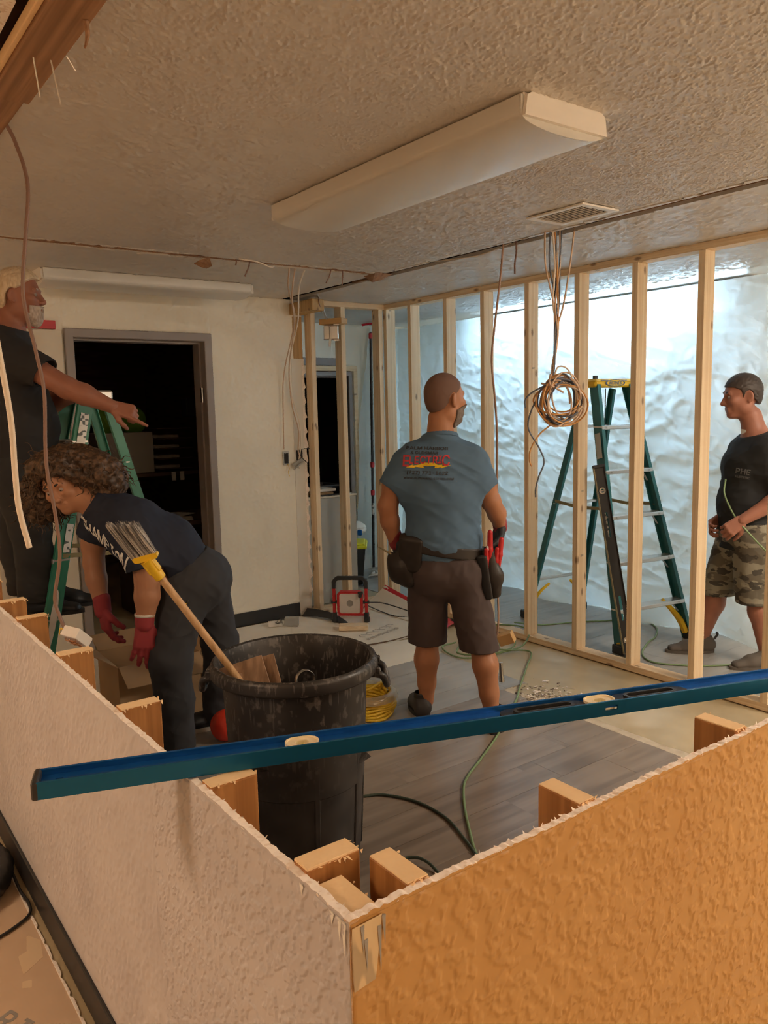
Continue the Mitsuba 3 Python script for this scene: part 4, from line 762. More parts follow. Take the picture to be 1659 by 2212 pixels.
def glove_lump(c, seed):
    r = np.random.RandomState(seed); out = [hull(np.array(c)+(r.rand(10, 3)-.5)*[.12, .09, .03]+[0, 0, .016])]
    for i in range(4): a = r.uniform(-1, 1)+i*.2; d = np.array([math.cos(a), math.sin(a), 0]); out.append(tube([np.array(c)+[0, 0, .015], np.array(c)+d*.06+[0, .02*i-.03, .018], np.array(c)+d*.11+[0, .025*i-.035, .012]], [.014, .012, .010], 8))
    return cat(out)
for i, c in enumerate(((4.23, 5.96, 0), (4.33, 5.99, 0))): one('work_glove', glove_lump(c, i+2), 'mat_white_print', ['white work glove lying on the hall floor, the one nearer the yellow-lidded bin', 'white work glove lying on the hall floor, the one beside the corner stud'][i], 'glove', smooth=30, group='gloves on the hall floor')
def hall_sheet(u, v):
    x = 4.42+u*(5.2-4.42)-.0; z = .002+v*(2.33); cut = np.clip((z-1.35)/.95, 0, 1)*.16
    x = x+cut*(1-u)+(-.12*np.clip(1-z/1.0, 0, 1))*(1-u)
    y = 6.35+.05*np.sin(u*9+z)+wrinkle(x, z, 6)*.8-.10*np.clip(1-v*10, 0, 1)
    return np.stack([x, y, np.maximum(z, .004)], -1)
one('plastic_sheet', sheet(hall_sheet, 70, 120), 'mat_poly', 'plastic sheet draped over the hall corner behind the black pole', 'plastic sheet', smooth=True)
one('tape_strip', sheet(lambda u, v: np.stack([4.36+.22*u, 6.20+.02*v+.0*u, 2.315+.02*np.sin(u*2.4)+.02*v], -1), 10, 3, .001), 'mat_red_tape', 'small curl of red tape at the hall ceiling above the pole', 'tape', smooth=True)
# ------------------------------------------------------------------ wires hanging from the ceiling slots
def wire(name, P, r, mat, label, group=None, catg='cable'): return one(name, tube(P, r, 8), mat, label, catg, smooth=True, group=group)
wire('hanging_cable', [(2.343, 4.03, 2.37), (2.40, 4.15, 2.25), (2.70, 4.6, 2.16), (2.87, 4.95, 2.05), (2.90, 5.13, 1.80), (2.895, 5.15, 1.50), (2.89, 5.15, 1.27)], .0045, 'mat_cable_tan', 'leftmost pinkish cable hanging in front of the cream wall, with a free end')
wire('hanging_cable', [(2.382, 4.03, 2.37), (2.45, 4.20, 2.22), (2.75, 4.7, 2.10), (2.93, 5.10, 1.86), (2.97, 5.15, 1.60), (3.02, 5.15, 1.40), (3.01, 5.15, 1.26), (3.04, 5.17, 1.20)], .0045, 'mat_cable_tan', 'middle pale cable running down to the open wall box')
wire('hanging_cable', [(2.452, 4.03, 2.37), (2.50, 4.2, 2.27), (2.78, 4.7, 2.14), (2.94, 5.10, 1.92), (2.965, 5.15, 1.70), (3.03, 5.15, 1.45), (3.035, 5.15, 1.30), (3.02, 5.17, 1.16), (3.03, 5.17, 1.12)], .0045, 'mat_cable_white', 'right white cable running down to the open wall box')
for i, (x, y, dx, dz) in enumerate(((2.06, 3.96, -.03, .085), (2.60, 4.0, -.03, .075), (2.68, 4.0, .0, .08), (1.98, 3.96, .0, .03))):
    wire('cable_stub', [(x, y, ZC+.01), (x+dx*.3, y, ZC-dz*.4), (x+dx, y+.01, ZC-dz)], .004, 'mat_cable_brown', ['dark cable stub hanging from the far ceiling slot right of the brown wood clump', 'slanting cable stub in the far ceiling slot, right of the three hanging cables', 'straight cable stub at the right end of the far ceiling slot', 'tiny cable stub in the far ceiling slot close to the brown wood clump'][i], 'cable stubs in the far ceiling slot')
k = thing('ceiling_clump', 'brown broken clump of wood hanging from the far ceiling slot', 'debris')
part(k, 'wood', hull(np.array([1.79, 3.965, ZC-.035])+(np.random.RandomState(4).rand(14, 3)-.5)*[.085, .05, .07]), 'mat_old_wood_y')
wire('hanging_cable', [(1.98, 3.93, ZC-.004), (2.08, 3.92, ZC-.012), (2.16, 3.93, ZC-.03), (2.20, 3.95, ZC-.02)], .004, 'mat_cable_white', 'short white cable loop lying along the far ceiling slot')
wire('hanging_cable', [(2.98, 3.55, ZC+.01), (3.0, 3.2, ZC-.012), (3.0, 2.95, ZC+.01)], .004, 'mat_cable_white', 'white cable sagging just below the near ceiling slot')
k = thing('hanging_block', 'wood block with a metal electrical box dangling from the slot before the framing', 'electrical box')
hbk = np.array([3.24, 4.985, 2.165])
part(k, 'cable', tube([(3.06, 4.90, ZC+.01), (3.10, 4.91, 2.31), (3.13, 4.93, 2.25), (3.18, 4.97, 2.20)], .008, 8), 'mat_gray_metal', smooth=True)
part(k, 'block', mv(box((-.09, -.045, 0), (.10, .045, .04), .003), hbk, vbasis(-28)), 'mat_card_wood')
principled('mat_card_wood', (0.50, 0.30, 0.12), 0.6)
eb2 = mv(cat([box((-.05, -.03, -.105), (-.01, .03, -.005), .004), box((-.01, -.034, -.105), (.055, .034, -.005), .006), cyl((.02, -.040, -.035), (.02, -.034, -.035), .02, 16), cyl((.02, -.040, -.078), (.02, -.034, -.078), .02, 16), box((.02, -.036, -.115), (.06, -.02, -.105)), box((.02, -.036, -.004), (.06, -.02, .006))]), hbk+[-.02, .0, -.005], vbasis(8))
part(k, 'box', eb2, 'mat_steel'); part(k, 'tag', mv(box((-.005, -.038, -.155), (.012, -.036, -.10)), hbk+[-.02, 0, -.005], vbasis(8, 0, 6)), 'mat_gray_metal')
wire('cable_stub', [(3.05, 4.86, ZC-.02), (3.06, 4.87, ZC-.07), (3.08, 4.88, ZC-.12)], .004, 'mat_cable_brown', 'thin bent nail-like stub beside the old plate at the wall end')
# bundle of cables with a coil
k = thing('cable_bundle', 'bundle of house cables hanging from the ceiling, ends coiled and tied', 'cable bundle')
CB = np.array([2.955, 2.612, 0]); r5 = np.random.RandomState(12)
mats = ['mat_cable_tan', 'mat_cable_gray', 'mat_cable_white', 'mat_cable_orange', 'mat_cable_gray', 'mat_cable_tan', 'mat_cable_gray', 'mat_cable_tan']
tops = [-.055, -.028, -.02, -.008, -.003, .014, .024, .085]
for mt, tp in zip(mats, tops):
    a = r5.uniform(-.010, .010); b = r5.uniform(-.012, .012)
    part(k, 'cable', tube([CB+vr*tp+[0, 0, ZC+.02], CB+vr*(tp*.8+a)+[0, 0, 2.20], CB+vr*(tp*.35+b)+vf*r5.uniform(-.01, .01)+[0, 0, 2.02], CB+vr*(a)+vf*r5.uniform(-.01, .01)+[0, 0, 1.88], CB+vr*(-.012+b*.4)+vf*a*.5+[0, 0, 1.74], CB+vr*(-.02)+[0, 0, 1.665]], .0042, 7), mt, smooth=True)
coilc = CB+vr*.020+[0, 0, 1.578]
for i in range(19):
    mt = ['mat_cable_tan', 'mat_cable_gray', 'mat_cable_orange', 'mat_cable_white', 'mat_cable_tan', 'mat_cable_orange', 'mat_cable_gray'][i % 7]
    ra, rb = r5.uniform(.062, .128), r5.uniform(.070, .122); th = r5.uniform(-.35, .25); off = vr*r5.uniform(-.022, .030)+np.array([0, 0, r5.uniform(-.030, .014)]); yw = r5.uniform(-.5, .5)
    P2 = [coilc+off+vr*(ra*math.cos(t)*math.cos(th)-rb*math.sin(t)*math.sin(th))+np.array([0, 0, ra*math.cos(t)*math.sin(th)+rb*math.sin(t)*math.cos(th)])+vf*(.02*math.sin(t*2+i)+yw*.05*math.cos(t)+r5.uniform(-.002, .002)) for t in np.linspace(0, 2*math.pi*r5.choice([.92, 1.0, 1.08]), 26)]
    part(k, 'loop', tube(P2, .0042, 7, sm=2), mt, smooth=True)
part(k, 'tie', cat([tube([coilc+vr*-.045+[0, 0, .115], coilc+vr*-.055+vf*-.03+[0, 0, .07], coilc+vr*-.02+vf*-.025+[0, 0, .055], coilc+vr*.0+[0, 0, .09]], .006, 8), tube([coilc+vr*-.09+[0, 0, .075], coilc+vr*-.05+vf*-.03+[0, 0, .062], coilc+vr*.01+vf*-.03+[0, 0, .03]], .0045, 8)]), 'mat_cable_tan', smooth=True)
part(k, 'upper_loop', tube([coilc+vr*-.03+[0, 0, .10], coilc+vr*-.01+[0, 0, .15], coilc+vr*.03+[0, 0, .145], coilc+vr*.06+[0, 0, .10]], .0042, 7), 'mat_cable_white', smooth=True)
for mt, P in (('mat_cable_gray', [(-.06, .07), (-.13, .035), (-.165, .0), (-.165, -.04)]), ('mat_cable_gray', [(-.10, .02), (-.14, -.06), (-.15, -.14), (-.10, -.23), (-.075, -.30), (-.10, -.37), (-.115, -.43), (-.115, -.47)]), ('mat_cable_orange', [(-.04, -.12), (-.10, -.17), (-.14, -.24), (-.145, -.29), (-.135, -.32)])):
    part(k, 'tail', tube([coilc+vr*(a-.0)+[0, 0, b] for a, b in P], .0038, 7), mt, smooth=True)
wire('hanging_cable', [(2.95, 2.952, ZC+.02), (2.94, 2.965, 2.2), (2.927, 2.973, 2.076), (2.912, 2.985, 1.92), (2.905, 2.995, 1.778), (2.915, 2.985, 1.60), (2.925, 2.98, 1.426), (2.925, 2.98, 1.2), (2.93, 2.985, .95), (2.945, 3.00, .62), (2.95, 3.00, .42), (2.935, 3.0, .30), (2.93, 2.995, .25)], .0052, 'mat_cable_tan2', 'single brown cable hanging from the slot behind the blue-shirted man to a wood block')
principled('mat_cable_tan2', (0.34, 0.21, 0.15), 0.5)
k = thing('hanging_block', 'wood block with a hole dangling low behind the right knee of the blue-shirted man', 'wood block')
part(k, 'block', mv(box((-.03, -.03, -.04), (.075, .03, .035), .004), (2.96, 2.975, .315), vbasis(-20, 10, -22) @ np.diag([.8, .8, .8])), 'mat_card_wood')
part(k, 'fitting', cat([cyl((2.935, 2.97, .19), (2.937, 2.965, .10), .011, 12), cyl((2.936, 2.967, .12), (2.938, 2.964, .085), .015, 12)]), 'mat_steel')
wire('cable_stub', [(2.985, 2.90, ZC+.01), (2.985, 2.90, ZC-.05), (2.975, 2.90, ZC-.10), (2.975, 2.90, ZC-.15)], .0045, 'mat_cable_brown', 'dark cable stub hanging from the near slot left of the cable bundle')
# wall boxes torn open
k = thing('wall_box', 'left open outlet hole in the cream wall', 'outlet box', 'open outlet boxes')
part(k, 'hole', box((2.897, YD-.012, 1.152), (2.948, YD-.002, 1.254), .002), 'mat_gray_metal'); part(k, 'opening', box((2.905, YD-.014, 1.165), (2.940, YD-.011, 1.240)), 'mat_dark')  # dark plate on the box face stands for the shaded opening
part(k, 'wire', tube([(2.93, YD-.014, 1.16), (2.935, YD-.03, 1.13), (2.928, YD-.025, 1.10), (2.935, YD-.03, 1.07)], .002, 6), 'mat_cable_yellow', smooth=True)
k = thing('wall_box', 'right outlet hole with a bent metal box pulled out of the cream wall', 'outlet box', 'open outlet boxes')
part(k, 'hole', box((3.012, YD-.016, 1.165), (3.062, YD-.006, 1.258), .002), 'mat_dark')  # dark block set on the wall stands for shade inside the hole
part(k, 'bent_box', cat([mv(box((-.045, -.004, -.018), (.045, .012, .018), .002), (3.01, YD-.035, 1.165), rot((0, 1, 0), -28)), mv(box((-.05, -.012, -.004), (.045, .0, .004)), (3.0, YD-.05, 1.145), rot((0, 1, 0), -34))]), 'mat_steel')
part(k, 'wire', cat([tube([(3.035, YD-.02, 1.26), (3.07, YD-.05, 1.27), (3.10, YD-.06, 1.268)], .002, 6), tube([(3.045, YD-.03, 1.20), (3.07, YD-.05, 1.17), (3.085, YD-.05, 1.16)], .003, 6)]), 'mat_cable_black', smooth=True)
# ceiling air vent
k = thing('ceiling_vent', 'white louvered air vent in the ceiling beside the slot', 'vent')
VC = np.array([2.735, 2.335, ZC-.004])
part(k, 'frame', mv(cat([box((-.115, -.155, -.008), (.115, -.125, .0), .002), box((-.115, .125, -.008), (.115, .155, 0), .002), box((-.115, -.155, -.008), (-.085, .155, 0), .002), box((.085, -.155, -.008), (.115, .155, 0), .002)]), VC), 'mat_white_metal')
part(k, 'duct_shade', mv(box((-.086, -.126, -.002), (.086, .126, -.001)), VC), 'mat_dark')  # flat dark plate, shade between the louvers put in as color
for i in range(7): part(k, 'louver', mv(mv(box((-.0026, -.126, -.0007), (.0026, .126, .0007)), (0, 0, 0), rot((0, 1, 0), 30)), VC+[-.072+.024*i, 0, -.0075]), 'mat_white_metal')
# ------------------------------------------------------------------ left of the doorway
k = thing('wall_panel', 'cream painted board fixed beside the left door jamb', 'board')
part(k, 'board', box((.93, YD-.028, .02), (1.385, YD-.006, 2.07), .003), 'mat_panel_cream')
principled('mat_panel_cream', mikit.proc(lambda p, n, uv: mix((0.66, 0.60, 0.50), (0.56, 0.46, 0.34), smoothstep(.55, .8, fbm(p.x*5, p.z*2.2, 1.0)))), 0.5)
one('tape_strip', box((1.16, YD-.030, 2.075), (1.352, YD-.004, 2.125), .001), 'mat_red_tape', 'band of red tape on top of the cream board behind the old man', 'tape')
one('light_switch', cat([box((1.10, YD-.032, 1.28), (1.17, YD-.028, 1.40), .001), box((1.13, YD-.036, 1.32), (1.14, YD-.032, 1.345))]), 'mat_white_metal', 'white switch plate on the board left of the doorway', 'switch')
# dim things in the dark room
principled('mat_lime', (0.14, 0.30, 0.02), 0.8)
dz0 = lambda x, y, z: np.array([x, y, z])
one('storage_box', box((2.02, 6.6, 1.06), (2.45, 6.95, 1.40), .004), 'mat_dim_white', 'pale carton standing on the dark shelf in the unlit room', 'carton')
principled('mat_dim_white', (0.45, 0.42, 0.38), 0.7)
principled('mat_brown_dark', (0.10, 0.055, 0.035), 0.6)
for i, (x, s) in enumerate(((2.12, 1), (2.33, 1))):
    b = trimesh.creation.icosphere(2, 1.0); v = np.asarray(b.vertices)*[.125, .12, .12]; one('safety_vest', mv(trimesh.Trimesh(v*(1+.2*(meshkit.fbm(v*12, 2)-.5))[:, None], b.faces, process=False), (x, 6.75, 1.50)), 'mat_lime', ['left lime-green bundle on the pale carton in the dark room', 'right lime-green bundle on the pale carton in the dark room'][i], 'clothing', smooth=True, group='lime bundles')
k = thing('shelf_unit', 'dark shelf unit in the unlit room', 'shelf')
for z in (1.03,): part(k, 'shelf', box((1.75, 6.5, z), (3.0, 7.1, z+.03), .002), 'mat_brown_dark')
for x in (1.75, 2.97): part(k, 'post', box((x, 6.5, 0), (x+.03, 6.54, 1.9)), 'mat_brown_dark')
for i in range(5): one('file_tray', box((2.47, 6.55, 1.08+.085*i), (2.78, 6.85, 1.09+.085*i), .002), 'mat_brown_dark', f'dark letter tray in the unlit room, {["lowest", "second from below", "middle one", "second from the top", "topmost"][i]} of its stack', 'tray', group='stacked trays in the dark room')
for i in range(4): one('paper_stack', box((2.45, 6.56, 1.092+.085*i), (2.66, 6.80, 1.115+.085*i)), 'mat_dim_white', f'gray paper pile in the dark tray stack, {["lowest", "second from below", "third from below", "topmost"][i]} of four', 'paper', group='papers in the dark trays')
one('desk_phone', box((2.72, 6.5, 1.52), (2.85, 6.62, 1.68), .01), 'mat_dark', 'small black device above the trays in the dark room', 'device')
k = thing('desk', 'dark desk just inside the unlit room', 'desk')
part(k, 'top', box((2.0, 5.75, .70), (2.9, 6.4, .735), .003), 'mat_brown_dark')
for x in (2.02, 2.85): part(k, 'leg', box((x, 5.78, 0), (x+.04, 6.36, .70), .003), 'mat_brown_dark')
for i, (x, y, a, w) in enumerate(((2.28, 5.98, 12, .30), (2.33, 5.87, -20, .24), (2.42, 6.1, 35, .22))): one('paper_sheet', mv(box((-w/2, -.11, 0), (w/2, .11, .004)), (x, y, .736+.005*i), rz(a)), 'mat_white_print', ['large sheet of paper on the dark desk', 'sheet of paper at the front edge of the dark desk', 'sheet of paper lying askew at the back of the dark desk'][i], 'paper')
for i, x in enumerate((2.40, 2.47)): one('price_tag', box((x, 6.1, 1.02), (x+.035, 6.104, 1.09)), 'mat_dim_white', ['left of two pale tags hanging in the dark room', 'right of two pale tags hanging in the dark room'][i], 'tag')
# ------------------------------------------------------------------ figures: signed-distance bodies meshed with surface nets
def smin(a, b, k):
    h = np.maximum(k-np.abs(a-b), 0)/k
    return np.minimum(a, b)-h*h*k*0.25
class Blob:
    """a smooth union of tapered elliptical bones and ellipsoids"""
    def __init__(self): self.ops = []
    def seg(self, p0, p1, r0, r1=None, e=1.0, e1=None, side=None, k=0.03, sub=False):
        """bone: half-width r along 'side', r*e across it"""
        p0, p1 = np.asarray(p0, np.float32), np.asarray(p1, np.float32); r1 = r0 if r1 is None else r1; e1 = e if e1 is None else e1
        ax = p1-p0; L = float(np.linalg.norm(ax)); ax = ax/max(L, 1e-6)
        sd = np.asarray(side if side is not None else np.cross(ax, [.31, .77, .55]), float); sd = sd-ax*np.dot(sd, ax); sd = sd/np.linalg.norm(sd)
        self.ops.append(('s', p0, ax.astype(np.float32), L, sd.astype(np.float32), np.cross(ax, sd).astype(np.float32), r0, r1, e, e1, k, sub)); return self
    def chain(self, pts, rs, k=0.03, e=1.0, side=None):
        for a, b, r, q in zip(pts[:-1], pts[1:], rs[:-1], rs[1:]): self.seg(a, b, r, q, e, side=side, k=k)
        return self
    def ell(self, c, R, radii, k=0.02, sub=False):
        """ellipsoid; R columns are its axes"""
        self.ops.append(('e', np.asarray(c, np.float32), np.asarray(R, np.float32), np.asarray(radii, np.float32), k, sub)); return self
    def __call__(self, P):
        d = np.full(len(P), 9.0, np.float32)
        for o in self.ops:
            if o[0] == 's':
                _, p0, ax, L, sd, w, r0, r1, e0, e1, k, sub = o
                q = P-p0; l = q@ax; t = np.clip(l/max(L, 1e-6), 0, 1); ql = l-t*L; qs = q@sd; qw = q@w
                a = r0+(r1-r0)*t; b = (r0*e0)+(r1*e1-r0*e0)*t; m = np.minimum(a, b)
                v = (np.sqrt((qs/a)**2+(qw/b)**2+(ql/m)**2)-1)*m
            else:
                _, c, R, rad, k, sub = o
                q = (P-c)@R; u = np.sqrt(((q/rad)**2).sum(1)); g = np.sqrt(((q/rad**2)**2).sum(1))+1e-9
                v = np.where(u < .05, -rad.min(), u*(u-1)/g)
            if sub: d = -smin(-d, v, k)
            else: d = smin(d, v, k)
        return d
def surf(f, lo, hi, h):
    lo, hi = np.asarray(lo, float), np.asarray(hi, float); n = np.ceil((hi-lo)/h).astype(int)+2; B = 8; nb = -(-n//B); N = nb*B
    c = np.stack(np.meshgrid(*[np.arange(k) for k in nb], indexing='ij'), -1).reshape(-1, 3)
    dc = f((lo+(c*B+(B-1)/2)*h).astype(np.float32)); V = np.empty(N, np.float32); V4 = V.reshape(nb[0], B, nb[1], B, nb[2], B)
    V4[:] = np.where(dc > 0, 1, -1).reshape(nb)[:, None, :, None, :, None]
    act = c[np.abs(dc) < B*h*0.90+0.012]; g = np.stack(np.meshgrid(*[np.arange(B)]*3, indexing='ij'), -1).reshape(-1, 3)
    for s in range(0, len(act), 400):
        a = act[s:s+400]; idx = (a[:, None]*B+g[None]).reshape(-1, 3)
        V[idx[:, 0], idx[:, 1], idx[:, 2]] = f((lo+idx*h).astype(np.float32))
    S = V < 0; C = np.zeros(N-1, bool); cs = [S[i:N[0]-1+i, j:N[1]-1+j, k:N[2]-1+k] for i in (0, 1) for j in (0, 1) for k in (0, 1)]
    al = cs[0].copy(); an = cs[0].copy()
    for x in cs[1:]: al &= x; an |= x
    C = an & ~al; ci = np.argwhere(C); idm = np.full(C.shape, -1, np.int64); idm[C] = np.arange(len(ci))
    acc = np.zeros((len(ci), 3)); cnt = np.zeros(len(ci))
    cor = [(i, j, k) for i in (0, 1) for j in (0, 1) for k in (0, 1)]
    vals = {o: V[ci[:, 0]+o[0], ci[:, 1]+o[1], ci[:, 2]+o[2]].astype(float) for o in cor}
    for o in cor:
        for ax in range(3):
            if o[ax] == 0:
                p = list(o); p[ax] = 1; a, b = vals[o], vals[tuple(p)]; m = (a < 0) != (b < 0); t = np.where(m, a/np.where(m, a-b, 1), 0)
                q = np.array(o, float)[None]+t[:, None]*np.eye(3)[ax]; acc[m] += q[m]; cnt[m] += 1
    v = lo+(ci+acc/cnt[:, None])*h; F = []
    for ax in range(3):
        b, c2 = (ax+1) % 3, (ax+2) % 3; sl = [slice(1, -1)]*3; sl[ax] = slice(0, N[ax]-1)
        s0 = S[tuple(sl)]; sl2 = list(sl); sl2[ax] = slice(1, N[ax]); s1 = S[tuple(sl2)]
        e = np.argwhere(s0 != s1); off = np.ones(3, int); off[ax] = 0; e = e+off; up = S[e[:, 0], e[:, 1], e[:, 2]]
        eb, ec = np.eye(3, dtype=int)[b], np.eye(3, dtype=int)[c2]
        q = [idm[tuple((e-x).T)] for x in (eb+ec, ec, 0*eb, eb)]; q = np.stack(q, 1)
        q = np.where(up[:, None], q, q[:, ::-1]); F += [q[:, [0, 1, 2]], q[:, [0, 2, 3]]]
    F = np.vstack(F); F = F[(F >= 0).all(1)]
    return trimesh.Trimesh(v, F, process=False)
def fold(P, seed, amp, fx, fz, skew=0.0, ridge=True):
    q = np.stack([P[:, 0]*fx, P[:, 1]*fx, (P[:, 2]+skew*P[:, 0])*fz], -1).astype(float)
    n = meshkit.fbm(q, 2, seed)
    return (amp*(np.abs(n-.5)*2-.35) if ridge else amp*(n-.5)*2).astype(np.float32)
def head_blob(B, c, f, u, scale=1.0, beard=0.0, jaw=1.0):
    """a head with brow, nose, lips, chin and ears; returns its frame"""
    f = unit(f); u = unit(np.asarray(u, float)-f*np.dot(u, f)); l = np.cross(u, f); R = np.stack([f, l, u], 1); s = scale
    def W(a, b, d): return np.asarray(c)+(f*a+l*b+u*d)*s
    E = lambda a, b, d, ra, rb, rd, k, sub=False: B.ell(W(a, b, d), R, (ra*s, rb*s, rd*s), k*s, sub)
    E(-.004, 0, .030, .097, .077, .090, .02)
    E(.030, 0, -.045, .066, .060*jaw, .074, .035)
    E(.072, 0, -.097, .026, .028, .020, .025)
    for q in (-1, 1):
        E(.008, q*.050*jaw, -.062, .030, .018, .030, .03)
        E(.066, q*.040, -.018, .028, .026, .024, .02)
    B.seg(W(.082, -.036, .026), W(.082, .036, .026), .013*s, k=.014*s)
    for q in (-1, 1): E(.101, q*.032, .004, .015, .017, .012, .012, True)
    B.seg(W(.092, 0, .014), W(.115, 0, -.028), .0085*s, .0125*s, k=.012*s)
    for q in (-1, 1): E(.104, q*.011, -.032, .012, .0095, .009, .008)
    B.seg(W(.092, -.019, -.059), W(.092, .019, -.059), .0085*s, k=.01*s); B.seg(W(.090, -.017, -.072), W(.090, .017, -.072), .0088*s, k=.008*s)
    B.seg(W(.1045, -.022, -.0655), W(.1045, .022, -.0655), .0032*s, k=.004*s, sub=True)
    for q in (-1, 1):
        t = math.radians(14); fe, ue = f*math.cos(t)-u*math.sin(t)*-1*.25, u; Re = np.stack([unit(f*.8+l*q*-.55), unit(l*q*.8+f*.55), u], 1)
        B.ell(W(-.008, q*.079, -.006), Re, (.021*s, .008*s, .032*s), .006*s); B.ell(W(-.001, q*.089, .000), Re, (.0125*s, .0075*s, .021*s), .004*s, True)
        B.ell(W(-.002, q*.077, -.030), Re, (.009*s, .007*s, .010*s), .006*s)
    return W, R
def hand_blob(B, wrist, d, palm, thumb_side, curls, spread=.09, s=1.0, thumb=(.55, .3), k=.007):
    """palm and five fingers. d: towards the fingers, palm: where the palm faces; thumb_side: +1 or -1 along cross(d, palm)"""
    d = unit(d); n = unit(np.asarray(palm, float)-d*np.dot(palm, d)); x = np.cross(d, n)*thumb_side; w = np.asarray(wrist, float)
    for i in range(4):
        o = (1.5-i)*.0205*s; kn = w+d*(.092-.004*abs(i-1.2))*s+x*o
        B.seg(w+d*.01*s+x*o*.62, kn, .0165*s, .0115*s, k=.012)
        L = np.array([(.040, .026, .022), (.045, .029, .023), (.041, .027, .022), (.032, .021, .019)][i])*s
        a = 0.0; p = kn; yaw = (1.5-i)*spread; r = [.0098, .0100, .0096, .0085][i]*s; dd0 = unit(d*math.cos(yaw)+x*math.sin(yaw))
        for j, cu in enumerate(curls[i] if isinstance(curls[i], (tuple, list)) else (curls[i],)*3):
            a += cu; dd = dd0*math.cos(a)+n*math.sin(a); q = p+dd*L[j]; B.seg(p, q, r*(1-.10*j), r*(.92-.10*j), k=k if j else .008); p = q
    t0 = w+d*.022*s+x*.028*s+n*.006*s; t1 = t0+(d*.62+x*.62+n*.25)*.040*s; dirT = unit(d*(1-thumb[0]*.4)+x*(.55-thumb[0]*.6)+n*thumb[0])
    t2 = t1+dirT*.034*s; t3 = t2+unit(dirT+n*thumb[1]-x*thumb[1]*.4)*.026*s
    B.seg(w+d*.008*s+x*.012*s, t1, .016*s, .0128*s, k=.012); B.seg(t1, t2, .0118*s, .0105*s, k=.006); B.seg(t2, t3, .0102*s, .0085*s, k=.005)
def shoe(key, heel, d, L, zf, mat, solemat, up=None, h=.07, wide=1.0):
    """low shoe standing on z = zf: heel point, direction d (horizontal)"""
    d = unit([d[0], d[1], 0]); x = np.array([-d[1], d[0], 0]); o = np.array([heel[0], heel[1], zf]); B = Blob()
    P = lambda a, z, b=0: o+d*a*L+x*b+[0, 0, z]
    B.seg(P(.10, .045), P(.55, .036), .041*wide, .047*wide, .9, .75, x, .02); B.seg(P(.55, .034), P(.86, .026), .047*wide, .036*wide, .72, .62, x, .02)
    B.seg(P(.13, .055), P(.20, h+.025), .038, .036, 1.15, 1.2, x, .02); B.seg(P(.22, h), P(.55, .045), .034, .036, .9, .8, x, .03)
    f = lambda Q: np.maximum(B(Q), np.maximum(zf+.012-Q[:, 2], Q[:, 2]-(zf+h+.028)))
    k = part(key, 'shoe', surf(f, P(.5, .05)-.2, P(.5, .05)+.2, .005), mat, smooth=True)
    out = [(-.0, 0)]; a = np.linspace(0, 2*math.pi, 36, endpoint=False)
    pts = [((.5-.5*math.cos(t)*1.0)*L*1.01-.004, math.sin(t)*(.040+.012*math.sin(min(max((.5-.5*math.cos(t)), 0), 1)*math.pi))*wide*(1.0 if True else 1)) for t in a]
    q = uniq(k+'__sole'); put(q, mv(prism(pts, 0, .020), o, np.stack([d, x, [0, 0, 1]], 1)), solemat)
    q = uniq(k+'__lacing'); put(q, cat([tube([P(.36+.06*i, .085-.012*i, -.024), P(.37+.06*i, .095-.013*i, 0), P(.36+.06*i, .085-.012*i, .024)], .0028, 6) for i in range(3)]), solemat if solemat != 'mat_sole_white' else mat, smooth=True)
    return k
SKIN = {'mat_skin_tan': (0.40, 0.180, 0.095), 'mat_skin_red': (0.32, 0.135, 0.088), 'mat_skin_brown': (0.40, 0.19, 0.105), 'mat_skin_pale': (0.50, 0.24, 0.15)}
for nm, c in SKIN.items(): principled(nm, mikit.proc((lambda c: lambda p, n, uv: mix(c, tuple(x*.86 for x in c), fbm(p.x*24, p.y*24, p.z*24)))(c)), 0.5, spec=0.4)
def cloth(nm, c, rough=.85, c2=None):
    c2 = c2 or tuple(x*.8 for x in c)
    principled(nm, mikit.proc(lambda p, n, uv: mix(c, c2, fbm(p.x*30, p.y*30, p.z*30))), rough, bump=lambda p, n, uv: noise(p.x*700, p.y*700, p.z*700), bscale=.0003)
cloth('mat_tee_blue', (0.080, 0.145, 0.225)); cloth('mat_tee_navy', (0.013, 0.018, 0.036)); cloth('mat_tee_black', (0.013, 0.014, 0.015)); cloth('mat_tee_charcoal', (0.020, 0.020, 0.022))
cloth('mat_shorts_brown', (0.066, 0.046, 0.043)); cloth('mat_pants_gray', (0.032, 0.034, 0.040)); cloth('mat_pants_dark', (0.028, 0.028, 0.028)); cloth('mat_undershirt', (0.16, 0.25, 0.38))
principled('mat_camo', mikit.proc(lambda p, n, uv: mix(mix((0.10, 0.085, 0.06), (0.20, 0.18, 0.13), smoothstep(.48, .54, fbm(p.x*14, p.y*14, p.z*22))), mi.Color3f(.045, .038, .028), smoothstep(.56, .60, fbm(p.x*17+5, p.y*17, p.z*26)))), .85)
principled('mat_leather', mikit.proc(lambda p, n, uv: mix((0.012, 0.009, 0.008), (0.030, 0.022, 0.017), fbm(p.x*18, p.y*18, p.z*18))), .5)
principled('mat_glove_red', (0.26, 0.03, 0.035), .8); principled('mat_glove_black', (0.016, 0.016, 0.02), .6)
principled('mat_shoe_dark', (0.035, 0.033, 0.034), .6); principled('mat_shoe_brown', (0.09, 0.075, 0.062), .8); principled('mat_sole_black', (0.02, 0.02, 0.02), .6); principled('mat_sole_white', (0.55, 0.52, 0.46), .6)
principled('mat_hair_stubble', (0.135, 0.075, 0.055), .8); principled('mat_hair_dark', (0.035, 0.024, 0.019), .6); principled('mat_hair_white', mikit.proc(lambda p, n, uv: mix((0.70, 0.58, 0.42), (0.52, 0.40, 0.26), noise(p.x*160, p.y*160, p.z*40))), .55)
